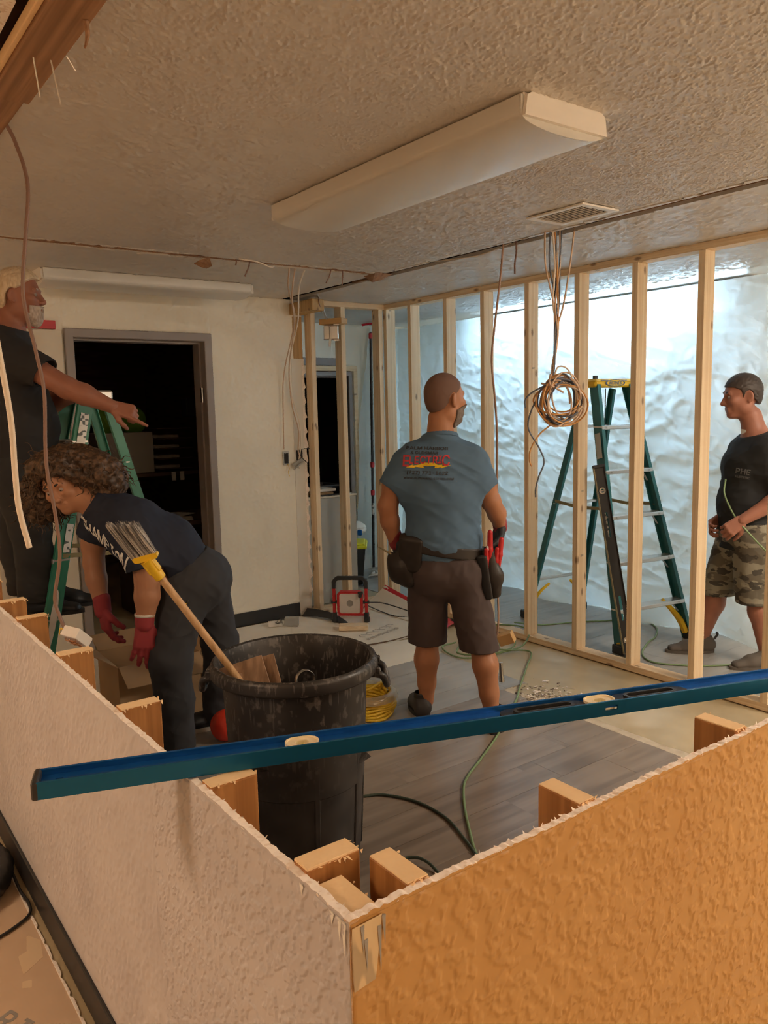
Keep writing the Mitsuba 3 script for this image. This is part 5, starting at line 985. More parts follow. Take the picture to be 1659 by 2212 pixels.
principled('mat_beard_gray', mikit.proc(lambda p, n, uv: mix((0.19, 0.16, 0.14), (0.10, 0.07, 0.055), noise(p.x*200, p.y*200, p.z*100))), .8); principled('mat_beard_white', mikit.proc(lambda p, n, uv: mix((0.56, 0.49, 0.43), (0.30, 0.23, 0.19), noise(p.x*180, p.y*180, p.z*70))), .8)
principled('mat_hair_curly', mikit.proc(lambda p, n, uv: mix((0.036, 0.019, 0.010), (0.115, 0.060, 0.028), smoothstep(.35, .8, fbm(p.x*90, p.y*90, p.z*60)))), .5)
principled('mat_faded_print', (0.10, 0.10, 0.10), .8)
principled('mat_eye', (0.28, 0.22, 0.19), .3); principled('mat_iris', (0.05, 0.035, 0.025), .2)
def hair_cap(W, R, c, s, th, hl, seed, amp=.004):
    """short hair: the skull grown by th, above a hairline hl = [(forward, height), ...]"""
    B = Blob(); B.ell(W(-.004, 0, .030), R, ((.097+th)*s, (.077+th)*s, (.090+th)*s)); B.ell(W(-.035, 0, -.02), R, ((.055+th)*s, (.058+th*.8)*s, .06*s), .02*s); hx, hz = np.array(hl).T
    def f(P):
        q = ((P-np.asarray(c, np.float32))@R.astype(np.float32))/s; h = np.interp(q[:, 0], hx, hz).astype(np.float32)
        ear = np.sqrt(((q[:, 0]+.006)/.026)**2+((q[:, 2]+.006)/.036)**2)-1
        return np.maximum(np.maximum(B(P)+fold(P, seed, amp, 60, 60), (h-q[:, 2])*.8*s), -ear*.025*s)
    return f
def eyes(key, W, s=1.0, side=(-1, 1)):
    for q in side:
        k = part(key, 'eye', mv(trimesh.creation.icosphere(2, .0105*s), W(.0835, q*.032, .004)), 'mat_eye', smooth=True)
        i = uniq(k+'__iris'); put(i, mv(trimesh.creation.icosphere(2, .0052*s), W(.0895, q*.032, .003)), 'mat_iris', smooth=True)
def brows(key, W, mat, s=1.0):
    for q in (-1, 1): part(key, 'eyebrow', tube([W(.092, q*.014, .026), W(.094, q*.030, .032), W(.080, q*.050, .025)], [.004*s, .005*s, .002*s], 6), mat, smooth=True)
def merge_near(f, boxes, h, main): return cat([main]+[surf(f, lo, hi, h) for lo, hi in boxes])
def onto(mesh_f, m, direction, n=40, gap=.0018):
    """lays flat lettering onto a body surface by marching its points along a direction"""
    m = m.subdivide_to_size(.012) if len(m.faces) < 20000 else m
    v = np.asarray(m.vertices, np.float32).copy(); d = unit(direction).astype(np.float32); base = v@d; t0 = base.min(); rel = base-t0
    p = v-np.outer(rel, d)
    for _ in range(n): p = p+np.outer(mesh_f(p)*.8, d)
    return trimesh.Trimesh(p-d*(gap)+np.outer(rel, d)*0-np.outer((rel < rel.max()*.5), d)*.0006, m.faces, process=False)
VR = unit(vr); VF = unit(vf)
def tee(torso, sleeves, hem, neck, folds, k=.075, hemn=None):
    """a t-shirt: torso blob, sleeves (shoulder, end, r0, r1) cut square and hollow at the cuff, neck (point, normal), hem height or (point, normal)"""
    nb = [Blob().seg(a, b+(b-a)*.3, r0, r1+(r1-r0)*.3) for a, b, r0, r1 in sleeves]; hol = [Blob().seg(b-(b-a)*.16, b+(b-a)*.5, r1-.013, r1+.012) for a, b, _, r1 in sleeves]
    cut = [(b.astype(np.float32), unit(b-a+np.array([0, 0, -.05])).astype(np.float32)) for a, b, _, _ in sleeves]; np_, nn = neck[0].astype(np.float32), neck[1].astype(np.float32)
    def f(P):
        fo = folds(P); d = torso(P)+fo
        for B, H, (c, n) in zip(nb, hol, cut): d = smin(d, np.maximum(np.maximum(B(P)+fo, (P-c)@n), -H(P)), k)
        for H, (c, n) in zip(hol, cut): d = np.maximum(d, np.where((P-c)@n > -.03, np.maximum(-H(P), -.5), -.5))
        d = np.maximum(d, hem-P[:, 2] if np.isscalar(hem) else (hem[0].astype(np.float32)-P)@hem[1].astype(np.float32))
        return np.maximum(d, (P-np_)@nn)
    return f
# ------------------------------------------------------------------ the man in the blue shirt, seen from behind
O1 = np.array([2.53, 2.84, 0]);
def A(s, t, z): return O1+VR*s+VF*t+[0, 0, z]
k1 = thing('person', 'man with a shaved head in a blue printed t-shirt and brown shorts, seen from behind', 'person')
lat = VR
def man1_body(B):
    B.seg(A(-.065, 0, .80), A(-.07, 0, .95), .155, .148, .72, .74, lat, .05); B.seg(A(-.07, 0, .95), A(-.08, .0, 1.20), .148, .165, .74, .70, lat, .05)
    B.seg(A(-.08, 0, 1.20), A(-.085, .01, 1.30), .160, .14, .68, .52, lat, .05); B.seg(A(-.085, .01, 1.33), A(-.078, .005, 1.50), .072, .060, k=.06)
    for s, sh, el, wr in ((-1, (-.245, 0, 1.345), (-.338, .015, 1.085), (-.306, .045, .915)), (1, (.078, 0, 1.34), (.158, .015, 1.095), (.205, .075, .985))):
        pass
    B.chain([A(-.225, 0, 1.30), A(-.300, .0, 1.20), A(-.338, .015, 1.085)], [.055, .053, .044], .04); B.chain([A(-.338, .015, 1.085), A(-.328, .03, 1.01), A(-.304, .048, .90)], [.045, .044, .029], .02)
    B.chain([A(.062, 0, 1.295), A(.118, .0, 1.20), A(.158, .01, 1.098)], [.055, .053, .044], .04); B.chain([A(.158, .01, 1.098), A(.190, .045, 1.035), A(.212, .085, .965)], [.045, .043, .029], .02)
    for hp, kn, cf, an in (((-.152, .02, .76), (-.152, .075, .425), (-.160, .085, .305), (-.160, .115, .075)), ((.028, -.02, .76), (.092, -.065, .435), (.112, -.085, .325), (.142, -.105, .075))):
        B.chain([A(*hp), A(*kn)], [.086, .060], .05); c2 = [x-y for x, y in zip(cf, (0, .012, 0))]
        B.chain([A(*kn), A(*c2), A(*[(x*.45+y*.55) for x, y in zip(c2, an)]), A(*an)], [.054, .060, .045, .035], .02)
HF = unit(VR*.78+VF*.62)
HU = np.array([0, 0, 1.0])
B1 = Blob(); man1_body(B1); hc1 = A(-.062, .012, 1.588); W1, R1 = head_blob(B1, hc1, HF, HU, 1.0)
m = surf(B1, A(-.05, 0, .85)-[.45, .45, .82], A(-.05, 0, .85)+[.45, .45, .90], .008)
hd = surf(B1, hc1-[.15, .15, .14], hc1+[.15, .15, .15], .0032)
v = m.vertices; keep = (v[m.faces].mean(1)[:, 2] < hc1[2]-.132); v2 = hd.vertices; keep2 = v2[hd.faces].mean(1)[:, 2] >= hc1[2]-.136
put(k1, cat([trimesh.Trimesh(v, m.faces[keep], process=False), trimesh.Trimesh(v2, hd.faces[keep2], process=False)]), 'mat_skin_tan', smooth=True)
part(k1, 'hair', surf(hair_cap(W1, R1, hc1, 1.0, .0035, [(-.2, -.075), (-.09, -.07), (-.05, -.045), (-.02, .0), (.02, .035), (.05, .06), (.10, .085)], 3, .0015), hc1-.16, hc1+.16, .0045), 'mat_hair_stubble', smooth=True, label='closely shaved stubble')
def beard1(P):
    q = (P-hc1.astype(np.float32))@R1.astype(np.float32)
    return np.maximum(B1(P)-.0065+fold(P, 4, .003, 80, 80), np.maximum(np.maximum((q[:, 2]+.035+.35*(.06-q[:, 0])), (.012-q[:, 0]))*.8, -(q[:, 2]+.135)))
part(k1, 'beard', surf(beard1, hc1-.16, hc1+.16, .004), 'mat_beard_gray', smooth=True, label='short graying beard')
eyes(k1, W1, 1.0); brows(k1, W1, 'mat_hair_stubble')
# t-shirt
S1 = Blob()
S1.seg(A(-.072, -.004, .835), A(-.074, -.004, .90), .158, .164, .74, .76, lat, .05); S1.seg(A(-.074, -.005, .915), A(-.078, -.005, 1.16), .176, .178, .82, .74, lat, .04); S1.seg(A(-.078, 0, 1.16), A(-.082, .005, 1.295), .178, .165, .74, .58, lat, .06)
S1.seg(A(-.082, .008, 1.325), A(-.08, .008, 1.41), .115, .072, .85, .95, lat, .09)
SL = [(A(-.226, 0, 1.293), A(-.322, .002, 1.178), .076, .062), (A(.062, 0, 1.288), A(.128, .0, 1.168), .076, .060)]
shirt1 = tee(S1, SL, .832, (A(-.078, .006, 1.425), unit([0, 0, 1]+VF*.22)), lambda P: fold(P, 2, .014, 6, 12, .6)+fold(P, 8, .009, 13, 26, -.6)*np.clip((1.15-P[:, 2])*4, .25, 1.7))
M = surf(shirt1, A(-.09, 0, 1.1)-[.36, .36, .29], A(-.09, 0, 1.1)+[.36, .36, .36], .006)
shp = part(k1, 'shirt', M, 'mat_tee_blue', smooth=True)
q = uniq(shp+'__collar'); put(q, surf(lambda P: np.maximum(np.abs(Blob().seg(A(-.080, .008, 1.37), A(-.079, .007, 1.43), .086, .074, .92, .96, lat)(P)-.001)-.004, np.abs((P-A(-.078, .006, 1.418).astype(np.float32))@unit([0, 0, 1]+VF*.22).astype(np.float32))-.010), A(-.08, 0, 1.42)-.14, A(-.08, 0, 1.42)+.14, .004), 'mat_tee_blue', smooth=True)
# back print, laid on the cloth
DT = unit(VF*.98+VR*-.04)
def print1(nm, m_, mat, s=0.0):
    q = uniq(shp+'__'+nm); put(q, onto(shirt1, m_, DT), mat)
XT = unit(VR+[0, 0, -.035])
def pt1(s, z): return A(s, -.22, z)
def bigtext(t, h, s, z, sq=1.0, bold=True, slant=.12):
    m_ = text(t, h, .001, bold); v = np.asarray(m_.vertices); v = np.stack([(v[:, 0]-v[:, 0].max()/2+slant*v[:, 1])*sq, v[:, 1], v[:, 2]], -1)
    return mv(trimesh.Trimesh(v, m_.faces, process=False), pt1(s+TS, z), np.stack([XT, [0, 0, 1], -VF], 1))
CZ = 1.318; TS = -.088
print1('lettering', bigtext('PALM HARBOR', .0135, -.058, CZ+.040, 1.45), 'mat_ink'); print1('lettering', bigtext('& OLDSMAR', .0125, -.072, CZ+.020, 1.25), 'mat_ink')
wd = [('E', .050, -.0), ('L', .034, .012), ('E', .036, .010), ('C', .034, .012), ('T', .034, .012), ('R', .034, .012), ('I', .034, .012), ('C', .048, .0)]
for (ch, hh, dz), x in zip(wd, [-.160, -.134, -.110, -.082, -.055, -.026, -.004, .022]): print1('lettering', bigtext(ch, hh, x, CZ-.034+dz-.10*(x+.06)*0, .84), 'mat_print_red')
principled('mat_print_red', (0.50, 0.035, 0.05), .6)
bolt = [(-.100, -.003), (-.062, .014), (-.068, .006), (-.030, .013), (-.033, .020), (.030, .022), (.046, .012), (.070, .014), (.064, .007), (.108, .012), (.058, -.004), (.062, .002), (.030, -.003), (.034, .006), (-.022, .004), (-.012, -.004), (-.060, .001), (-.056, -.003)]
print1('bolt', mv(prism(Poly(bolt).buffer(0), 0, .001), pt1(-.058+TS, CZ-.040), np.stack([XT, [0, 0, 1], -VF], 1)), 'mat_yellow_plastic')
print1('lettering', bigtext('(727) 771-1622', .0155, -.062, CZ-.073, 1.1), 'mat_ink'); print1('lettering', bigtext('WWW.OLDSMARELECTRIC.COM', .009, -.056, CZ-.096, 1.18), 'mat_ink')
# shorts
H1 = Blob(); H1.seg(A(-.068, 0, .845), A(-.066, -.005, .775), .158, .172, .78, .84, lat, .05)
for hp, he, r in (((-.150, .015, .755), (-.153, .078, .385), .092), ((.030, -.02, .755), (.090, -.062, .385), .090)): H1.seg(A(*hp), A(*he), .098, r, 1.0, 1.02, lat, .035)
for b in ((-.128, -.055, .77), (.005, -.075, .77)): H1.ell(A(*b), np.stack([VR, VF, [0, 0, 1]], 1), (.085, .075, .095), .05)
def shorts1(P):
    d = H1(P)+fold(P, 5, .013, 7, 9, .9)+fold(P, 9, .006, 17, 12, -.8)
    d = np.maximum(d, np.maximum(P[:, 2]-.845, .392+.10*0-P[:, 2]))
    for he, r in (((-.153, .078, .385), .082), ((.090, -.062, .385), .08)): d = np.maximum(d, -Blob().seg(A(*he)+[0, 0, -.1], A(*he)+[0, 0, .02], r+.006, r-.004)(P))
    return d
part(k1, 'shorts', surf(shorts1, A(-.03, 0, .6)-[.33, .33, .24], A(-.03, 0, .6)+[.33, .33, .27], .006), 'mat_shorts_brown', smooth=True)
part(k1, 'shirt_tail', surf(lambda P: np.maximum(np.maximum(Blob().seg(A(-.07, -.002, .80), A(-.07, -.002, .90), .166, .168, .79, .79, lat)(P), P[:, 2]-.88), .826-P[:, 2]+.02*((P-O1.astype(np.float32))@VR.astype(np.float32))), A(-.07, 0, .85)-.25, A(-.07, 0, .85)+.25, .006), 'mat_undershirt', smooth=True)
# tool belt
bn = unit([0, 0, 1]+VR*.16); bc = A(-.072, 0, .884).astype(np.float32)
def belt1(P): return np.maximum(np.abs(Blob().seg(A(-.07, -.003, .80), A(-.07, -.003, .97), .180, .180, .79, .79, lat)(P))-.009, np.abs((P-bc)@bn.astype(np.float32))-.027)
tb = thing('tool_belt', 'dark leather tool belt with pouches worn by the man in the blue shirt', 'tool belt')
part(tb, 'strap', surf(belt1, A(-.07, 0, .89)-.26, A(-.07, 0, .89)+.26, .0045), 'mat_leather', smooth=True)
part(tb, 'stitching', surf(lambda P: np.maximum(np.abs(Blob().seg(A(-.07, -.003, .80), A(-.07, -.003, .97), .1885, .1885, .79, .79, lat)(P))-.0015, np.abs((P-bc)@bn.astype(np.float32)-.010)-.002), A(-.07, 0, .89)-.26, A(-.07, 0, .89)+.26, .003), 'mat_cable_tan', smooth=True)
LB = Blob(); LB.seg(A(-.262, -.02, .93), A(-.258, -.035, .80), .055, .062, .55, .9, unit(VR*.55-VF*.8), .03); LB.seg(A(-.275, -.03, .80), A(-.245, -.05, .735), .062, .045, .9, .8, unit(VR*.55-VF*.8), .03); LB.seg(A(-.30, -.01, .84), A(-.285, -.03, .76), .045, .05, .8, .8, k=.03)
part(tb, 'pouch', surf(lambda P: np.maximum(LB(P)+fold(P, 3, .004, 20, 20), -Blob().seg(A(-.30, 0, .93), A(-.29, -.01, .845), .036, .034)(P)), A(-.27, -.03, .83)-.2, A(-.27, -.03, .83)+.2, .005), 'mat_leather', smooth=True)
part(tb, 'flap', surf(lambda P: np.maximum(np.abs(Blob().seg(A(-.232, -.10, .935), A(-.240, -.085, .80), .045, .038, .35, .35, unit(VR-VF*.5))(P))-.006, -9), A(-.235, -.09, .87)-.13, A(-.235, -.09, .87)+.13, .0045), 'mat_leather', smooth=True)
RB_ = Blob(); RB_.seg(A(.128, -.075, .865), A(.150, -.07, .74), .034, .052, .55, .75, unit(VR-VF*.35), .02); RB_.seg(A(.150, -.07, .76), A(.158, -.06, .665), .050, .036, .75, .7, unit(VR-VF*.35), .02)
part(tb, 'pouch', surf(lambda P: np.maximum(RB_(P), -Blob().seg(A(.172, -.06, .90), A(.170, -.06, .72), .036, .030, .5)(P)), A(.15, -.07, .77)-.17, A(.15, -.07, .77)+.17, .0045), 'mat_leather', smooth=True)
part(tb, 'holster', surf(Blob().seg(A(.095, -.115, .85), A(.128, -.105, .655), .026, .022, .45, .45, unit(VR-VF*.4)), A(.11, -.11, .75)-.16, A(.11, -.11, .75)+.16, .0045), 'mat_rubber', smooth=True)
for i, (a, b, r, lb) in enumerate((((.137, -.085, .80), (.139, -.09, .965), .0135, 'longest red-handled tool in the right belt pouch, tip by the glove'), ((.176, -.07, .78), (.196, -.065, .925), .0135, 'red-handled pliers grip in the right belt pouch, outer side'), ((.120, -.10, .79), (.118, -.105, .885), .011, 'short red screwdriver handle in the right belt pouch, inner side'), ((.162, -.082, .77), (.172, -.088, .885), .010, 'second red pliers grip between the others in the belt pouch'))):
    t = thing('hand_tool', lb, 'hand tool'); part(t, 'grip', surf(Blob().chain([A(*a), A(*[(x+y)/2 for x, y in zip(a, b)]), A(*b)], [r*.85, r, r*.9], .01), np.minimum(A(*a), A(*b))-.03, np.maximum(A(*a), A(*b))+.03, .0035), 'mat_red_plastic', smooth=True)
    part(t, 'shank', cyl(A(*a)+[0, 0, .01], A(*a)-[0, 0, .07], .005, 10), 'mat_steel')
    if i in (0, 2): part(t, 'cap', cyl(A(*b)+VR*.006+[0, 0, -.004], A(*b)+VR*.006+[0, 0, .016], .005, 10), 'mat_white_print')
t = thing('hand_tool', 'thin pointed steel tool held by the left glove of the blue-shirted man', 'hand tool'); part(t, 'blade', lathe([(1e-4, 0), (.0055, .01), (.0050, .06), (.0015, .10), (1e-4, .102)], 12, A(-.300, -.03, .845), frame(A(-.382, -.035, .895)-A(-.300, -.03, .845))), 'mat_spreader', smooth=True)
# gloves
G = Blob(); hand_blob(G, A(-.300, .05, .905), unit(VR*.38-VF*.25+[0, 0, -1]), unit(VR*.9+VF*.5), 1, [.55, .6, .6, .65], s=1.08); 
gm = surf(lambda P: G(P)-.002, A(-.285, .03, .83)-.14, A(-.285, .03, .83)+.14, .0035); gk = part(k1, 'glove', gm, 'mat_glove_black', smooth=True)
q = uniq(gk+'__cuff'); put(q, surf(Blob().seg(A(-.309, .043, .945), A(-.300, .05, .898), .036, .034), A(-.304, .045, .92)-.08, A(-.304, .045, .92)+.08, .004), 'mat_glove_red', smooth=True)
G = Blob(); hand_blob(G, A(.212, .087, .965), unit(VR*-.25-VF*.15+[0, 0, -1]), unit(VR*-.8-VF*.3), -1, [.5, .55, .6, .65], s=1.08)
gm = surf(lambda P: G(P)-.002, A(.20, .08, .90)-.14, A(.20, .08, .90)+.14, .0035); gk = part(k1, 'glove', gm, 'mat_glove_black', smooth=True)
q = uniq(gk+'__cuff'); put(q, surf(Blob().seg(A(.206, .080, .995), A(.212, .087, .958), .036, .034), A(.21, .08, .98)-.08, A(.21, .08, .98)+.08, .004), 'mat_glove_red', smooth=True)
for (s, t), d in (((-.178, .06), VF*.95-VR*.12), ((.135, -.155), VF*.85+VR*.42)):
    sk = shoe(k1, A(s, t, 0)[:2], d, .29, 0.0, 'mat_shoe_dark', 'mat_sole_black', h=.072, wide=1.08)
    part(k1, 'sock', lathe([(.036, 0), (.040, .01), (.041, .035), (.037, .04)], 20, A(s, t, .082)+unit(d)*.055), 'mat_rubber', smooth=True)
part(k1, 'heel_tab', tube([A(.150, -.150, .085), A(.168, -.165, .115), A(.170, -.160, .135)], .007, 8), 'mat_rubber', smooth=True)
# ------------------------------------------------------------------ the curly-haired worker bending over
O2 = np.array([1.40, 3.48, 0])
def A2(s, t, z): return O2+VR*s+VF*t+[0, 0, z]
k2 = thing('person', 'worker with a big mop of curly brown hair bending forward in a navy lettered t-shirt', 'person')
pl, cl = unit(VR*.30-VF*.95), unit(VR*.66-VF*.75)     # sideways across pelvis and chest
B = Blob()
B.seg(A2(.035, 0, .80), A2(-.07, -.03, .93), .15, .145, .78, .76, pl, .05); B.seg(A2(-.07, -.03, .93), A2(-.19, -.06, 1.03), .148, .16, .76, .72, cl, .05); B.seg(A2(-.19, -.06, 1.03), A2(-.29, -.08, 1.10), .16, .145, .66, .55, cl, .05)
B.seg(A2(-.28, -.075, 1.10), A2(-.40, -.11, 1.19), .075, .060, k=.05)
shA, shB = (-.415, .055, 1.06), (-.160, -.215, 1.085)
B.chain([A2(*shA), A2(-.425, .05, .95), A2(-.425, .035, .865)], [.062, .052, .046], .03); B.chain([A2(-.425, .035, .865), A2(-.412, .02, .79), A2(-.385, 0, .655)], [.047, .047, .030], .02)
B.chain([A2(*shB), A2(-.120, -.215, .95), A2(-.108, -.205, .83)], [.064, .058, .052], .03); B.chain([A2(-.108, -.205, .83), A2(-.112, -.21, .76), A2(-.128, -.215, .63)], [.053, .053, .034], .02)
B.chain([A2(.02, -.09, .78), A2(-.06, -.15, .45), A2(-.035, -.15, .25), A2(-.03, -.15, .07)], [.09, .062, .056, .04], .04); B.chain([A2(.07, .09, .76), A2(.128, .14, .43), A2(.10, .16, .25), A2(.075, .17, .07)], [.09, .06, .055, .04], .04)
hf2, hu2 = unit(VR*-.12-VF*.91+[0, 0, -.34]), unit(VR*-.34-VF*.24+[0, 0, .9]); hc2 = A2(-.480, -.10, 1.252)
W2, R2 = head_blob(B, hc2, hf2, hu2, 1.0, jaw=1.04)
m = surf(B, A2(-.15, -.02, .7)-[.55, .55, .66], A2(-.15, -.02, .7)+[.55, .55, .72], .009); hd = surf(B, hc2-[.15, .15, .15], hc2+[.15, .15, .15], .0034)
put(k2, cat([m, hd]), 'mat_skin_brown', smooth=True)
eyes(k2, W2); brows(k2, W2, 'mat_hair_dark')
# hair: one shaggy volume with ringlets round it
HB = Blob(); HB.ell(W2(-.03, 0, .055), R2, (.125, .13, .105), .05); r6 = np.random.RandomState(21)
for q in (-1, 1): HB.ell(W2(-.05, q*.118, -.005), R2, (.075, .070, .12), .06); HB.ell(W2(-.04, q*.145, -.07), R2, (.06, .055, .075), .06)
HB.ell(W2(.035, .0, .115), R2, (.055, .095, .045), .05); HB.ell(W2(-.09, 0, -.02), R2, (.07, .11, .11), .05); [HB.ell(W2(*c)-hf2*.04, R2, r, .06) for c, r in (((.0, -.19, -.03), (.06, .07, .09)), ((.0, -.225, -.085), (.055, .055, .06)), ((.0, .18, -.02), (.06, .06, .08)), ((-.02, .19, -.07), (.05, .05, .06)))]
def hair2(P):
    q = (P-hc2.astype(np.float32))@R2.astype(np.float32); face = np.sqrt(((q[:, 1])/.086)**2+((q[:, 2]+.034)/.112)**2)-1
    d = HB(P)+fold(P, 31, .022, 22, 22)+fold(P, 37, .010, 60, 60); face = np.maximum(face*.07, .020-q[:, 0]); return np.maximum(d, -face)
hm = surf(hair2, hc2-.34, hc2+.34, .006)
vv, nn = np.asarray(hm.vertices), hm.vertex_normals; pick = r6.choice(len(vv), 520, replace=False); cu = []
for i in pick:
    n = nn[i]; side = unit(np.cross(n, r6.normal(0, 1, 3))); up_ = np.cross(side, n); L = r6.uniform(.035, .085); rad = r6.uniform(.004, .009); ph = r6.rand()*6; dn = unit(n*.55+np.array([0, 0, -.75])+r6.normal(0, .35, 3))
    a = np.cross(dn, side); a = unit(a); b = np.cross(dn, a); tt = np.linspace(0, 1, 9)
    cu.append(tube([vv[i]-n*.01+dn*L*t+(a*math.cos(ph+t*8)+b*math.sin(ph+t*8))*rad for t in tt], np.linspace(.0034, .0012, 9), 4, sm=0, caps=False))
part(k2, 'hair', cat([hm]+cu), 'mat_hair_curly', smooth=True, label='big curly brown hair')
# shirt
S2 = Blob(); S2.seg(A2(-.005, -.01, .86), A2(-.07, -.03, .94), .158, .165, .84, .90, pl, .05); S2.seg(A2(-.075, -.03, .93), A2(-.19, -.06, 1.03), .168, .175, .86, .80, cl, .05); S2.seg(A2(-.19, -.06, 1.03), A2(-.29, -.075, 1.10), .172, .158, .72, .58, cl, .05); S2.seg(A2(-.285, -.075, 1.10), A2(-.375, -.10, 1.165), .105, .078, .9, .95, cl, .06)
SL2 = [(A2(-.375, .035, 1.075), A2(-.428, .05, .985), .084, .074), (A2(-.175, -.19, 1.09), A2(-.112, -.212, .885), .086, .078)]
tdir = unit(A2(-.19, -.06, 1.03)-A2(.0, -.01, .85))
shirt2 = tee(S2, SL2, (A2(-.018, -.01, .83), unit(tdir+[0, 0, .25])), (A2(-.372, -.10, 1.163), unit(A2(-.40, -.11, 1.19)-A2(-.28, -.075, 1.10))), lambda P: fold(P, 12, .010, 9, 9, 1.0)+fold(P, 18, .006, 18, 22, -.6))
M2 = surf(shirt2, A2(-.17, -.03, 1.0)-[.42, .42, .24], A2(-.17, -.03, 1.0)+[.42, .42, .25], .006); sp2 = part(k2, 'shirt', M2, 'mat_tee_navy', smooth=True)
# varsity lettering across the chest
def flat_text(t, h, c, x, y, sq=1.0, bold=True): return place_text(t, h, c, x, y, .001, bold, squeeze=sq)
outd = unit(VR*-.30-VF*.90+[0, 0, -.28]); tx = unit(VR*.86-VF*.16-np.array([0, 0, .48])); ty = unit(np.cross(-outd, tx)) if np.dot(np.cross(-outd, tx), [0, 0, 1]) > 0 else unit(np.cross(tx, -outd))
cen = A2(-.285, -.20, .985)+outd*.16
for ch, i in zip('CHAMPION', range(8)):
    q = uniq(sp2+'__lettering'); put(q, onto(shirt2, flat_text(ch, .098 if i in (0, 7) else .086, cen+tx*(-.158+.040*i)+ty*(-.040-.0015*abs(i-3.5)**1.4), tx, ty, .50), -outd, gap=.002), 'mat_white_print')
# trousers
H2 = Blob(); H2.seg(A2(.0, -.01, .865), A2(.055, .0, .79), .158, .172, .84, .88, pl, .05)
for c in ((.10, -.07, .79), (.115, .06, .79)): H2.ell(A2(*c), np.stack([VR, VF, [0, 0, 1]], 1), (.085, .085, .10), .05)
H2.chain([A2(.03, -.085, .76), A2(-.045, -.145, .46), A2(-.035, -.155, .26), A2(-.03, -.15, .045)], [.115, .090, .082, .075], .04); H2.chain([A2(.075, .08, .75), A2(.125, .135, .44), A2(.10, .16, .24), A2(.075, .17, .06)], [.11, .082, .068, .060], .04)
def pants2(P):
    d = H2(P)+fold(P, 41, .010, 9, 12, .8)+fold(P, 43, .005, 22, 18, -.8); d = np.maximum(d, (P-A2(-.012, -.01, .862).astype(np.float32))@unit(tdir+[0, 0, .5]).astype(np.float32)); d = np.maximum(d, .035-P[:, 2])
    for c in ((-.03, -.15, .035), (.075, .17, .035)): d = np.maximum(d, -Blob().seg(A2(*c)-[0, 0, .05], A2(*c)+[0, 0, .02], .060, .05)(P))
    return d
pt2 = part(k2, 'trousers', surf(pants2, A2(.03, 0, .45)-[.36, .36, .46], A2(.03, 0, .45)+[.36, .36, .47], .006), 'mat_pants_gray', smooth=True)
def skin_patch(f, c, d, w, h, t, n=14):
    """a flat sewn patch following the cloth"""
    x = unit(np.cross(d, [0, 0, 1])); y = np.cross(x, d); u, v_ = np.meshgrid(np.linspace(-w/2, w/2, n), np.linspace(-h/2, h/2, n), indexing='ij')
    P = (np.asarray(c)+u[..., None]*x+v_[..., None]*y).reshape(-1, 3).astype(np.float32)
    for _ in range(40): P = P+np.outer(f(P)*.8, unit(d)).astype(np.float32)
    P = P.reshape(n, n, 3)-unit(d)*t
    return sheet(lambda a, b: P, n, n)
dn2 = unit(VF*1.0-VR*.1)
q = uniq(pt2+'__pocket_flap'); put(q, skin_patch(pants2, A2(.02, -.45, .60), dn2, .15, .045, .008), 'mat_pants_gray', smooth=True)
q = uniq(pt2+'__pocket'); put(q, skin_patch(pants2, A2(.015, -.45, .50), dn2, .145, .16, .004), 'mat_pants_gray', smooth=True)
t = thing('hand_tool', 'yellow and black pen clipped in the trouser pocket of the bending worker', 'pen'); part(t, 'body', tube([A2(.055, -.205, .70), A2(.066, -.20, .735)], .006, 8, sm=0), 'mat_black_plastic', smooth=True); part(t, 'clip', tube([A2(.048, -.213, .695), A2(.056, -.212, .725)], .004, 6, sm=0), 'mat_yellow_plastic', smooth=True)
# gloves
G = Blob(); hand_blob(G, A2(-.128, -.215, .630), unit(VR*-.10+VF*.02+[0, 0, -1]), unit(VF*.9+VR*-.35), 1, [.12, .10, .12, .16], spread=.16, s=1.06)
gm = surf(lambda P: G(P)-.0025, A2(-.135, -.21, .56)-.16, A2(-.135, -.21, .56)+.16, .0033); gk = part(k2, 'glove', gm, 'mat_glove_red', smooth=True)
q = uniq(gk+'__cuff'); put(q, surf(Blob().chain([A2(-.126, -.214, .668), A2(-.1285, -.215, .640)], [.042, .041], .01), A2(-.127, -.214, .655)-.07, A2(-.127, -.214, .655)+.07, .004), 'mat_glove_red', smooth=True)
q = uniq(gk+'__cuff_band'); put(q, lathe([(.0385, -.006), (.044, -.006), (.0445, 0), (.044, .006), (.0385, .006)], 28, A2(-.1255, -.2135, .678), frame(A2(-.126, -.214, .7)-A2(-.128, -.215, .64))), 'mat_sole_white', smooth=True)
G = Blob(); hand_blob(G, A2(-.385, 0, .655), unit(VR*.14+VF*-.05+[0, 0, -1]), unit(VF*.6+VR*.8), 1, [.35, .4, .45, .5], s=1.06)
gm = surf(lambda P: G(P)-.0025, A2(-.375, 0, .58)-.16, A2(-.375, 0, .58)+.16, .0035); gk = part(k2, 'glove', gm, 'mat_glove_red', smooth=True)
q = uniq(gk+'__cuff'); put(q, surf(Blob().seg(A2(-.389, .003, .70), A2(-.385, 0, .645), .040, .038), A2(-.387, 0, .67)-.08, A2(-.387, 0, .67)+.08, .004), 'mat_glove_red', smooth=True)
shoe(k2, A2(.13, .20, 0)[:2], unit(VR*-.95-VF*.35), .285, 0.0, 'mat_rubber', 'mat_sole_white', h=.065)
shoe(k2, A2(.02, -.11, 0)[:2], unit(VR*-.85-VF*.5), .285, 0.0, 'mat_rubber', 'mat_sole_white', h=.065)
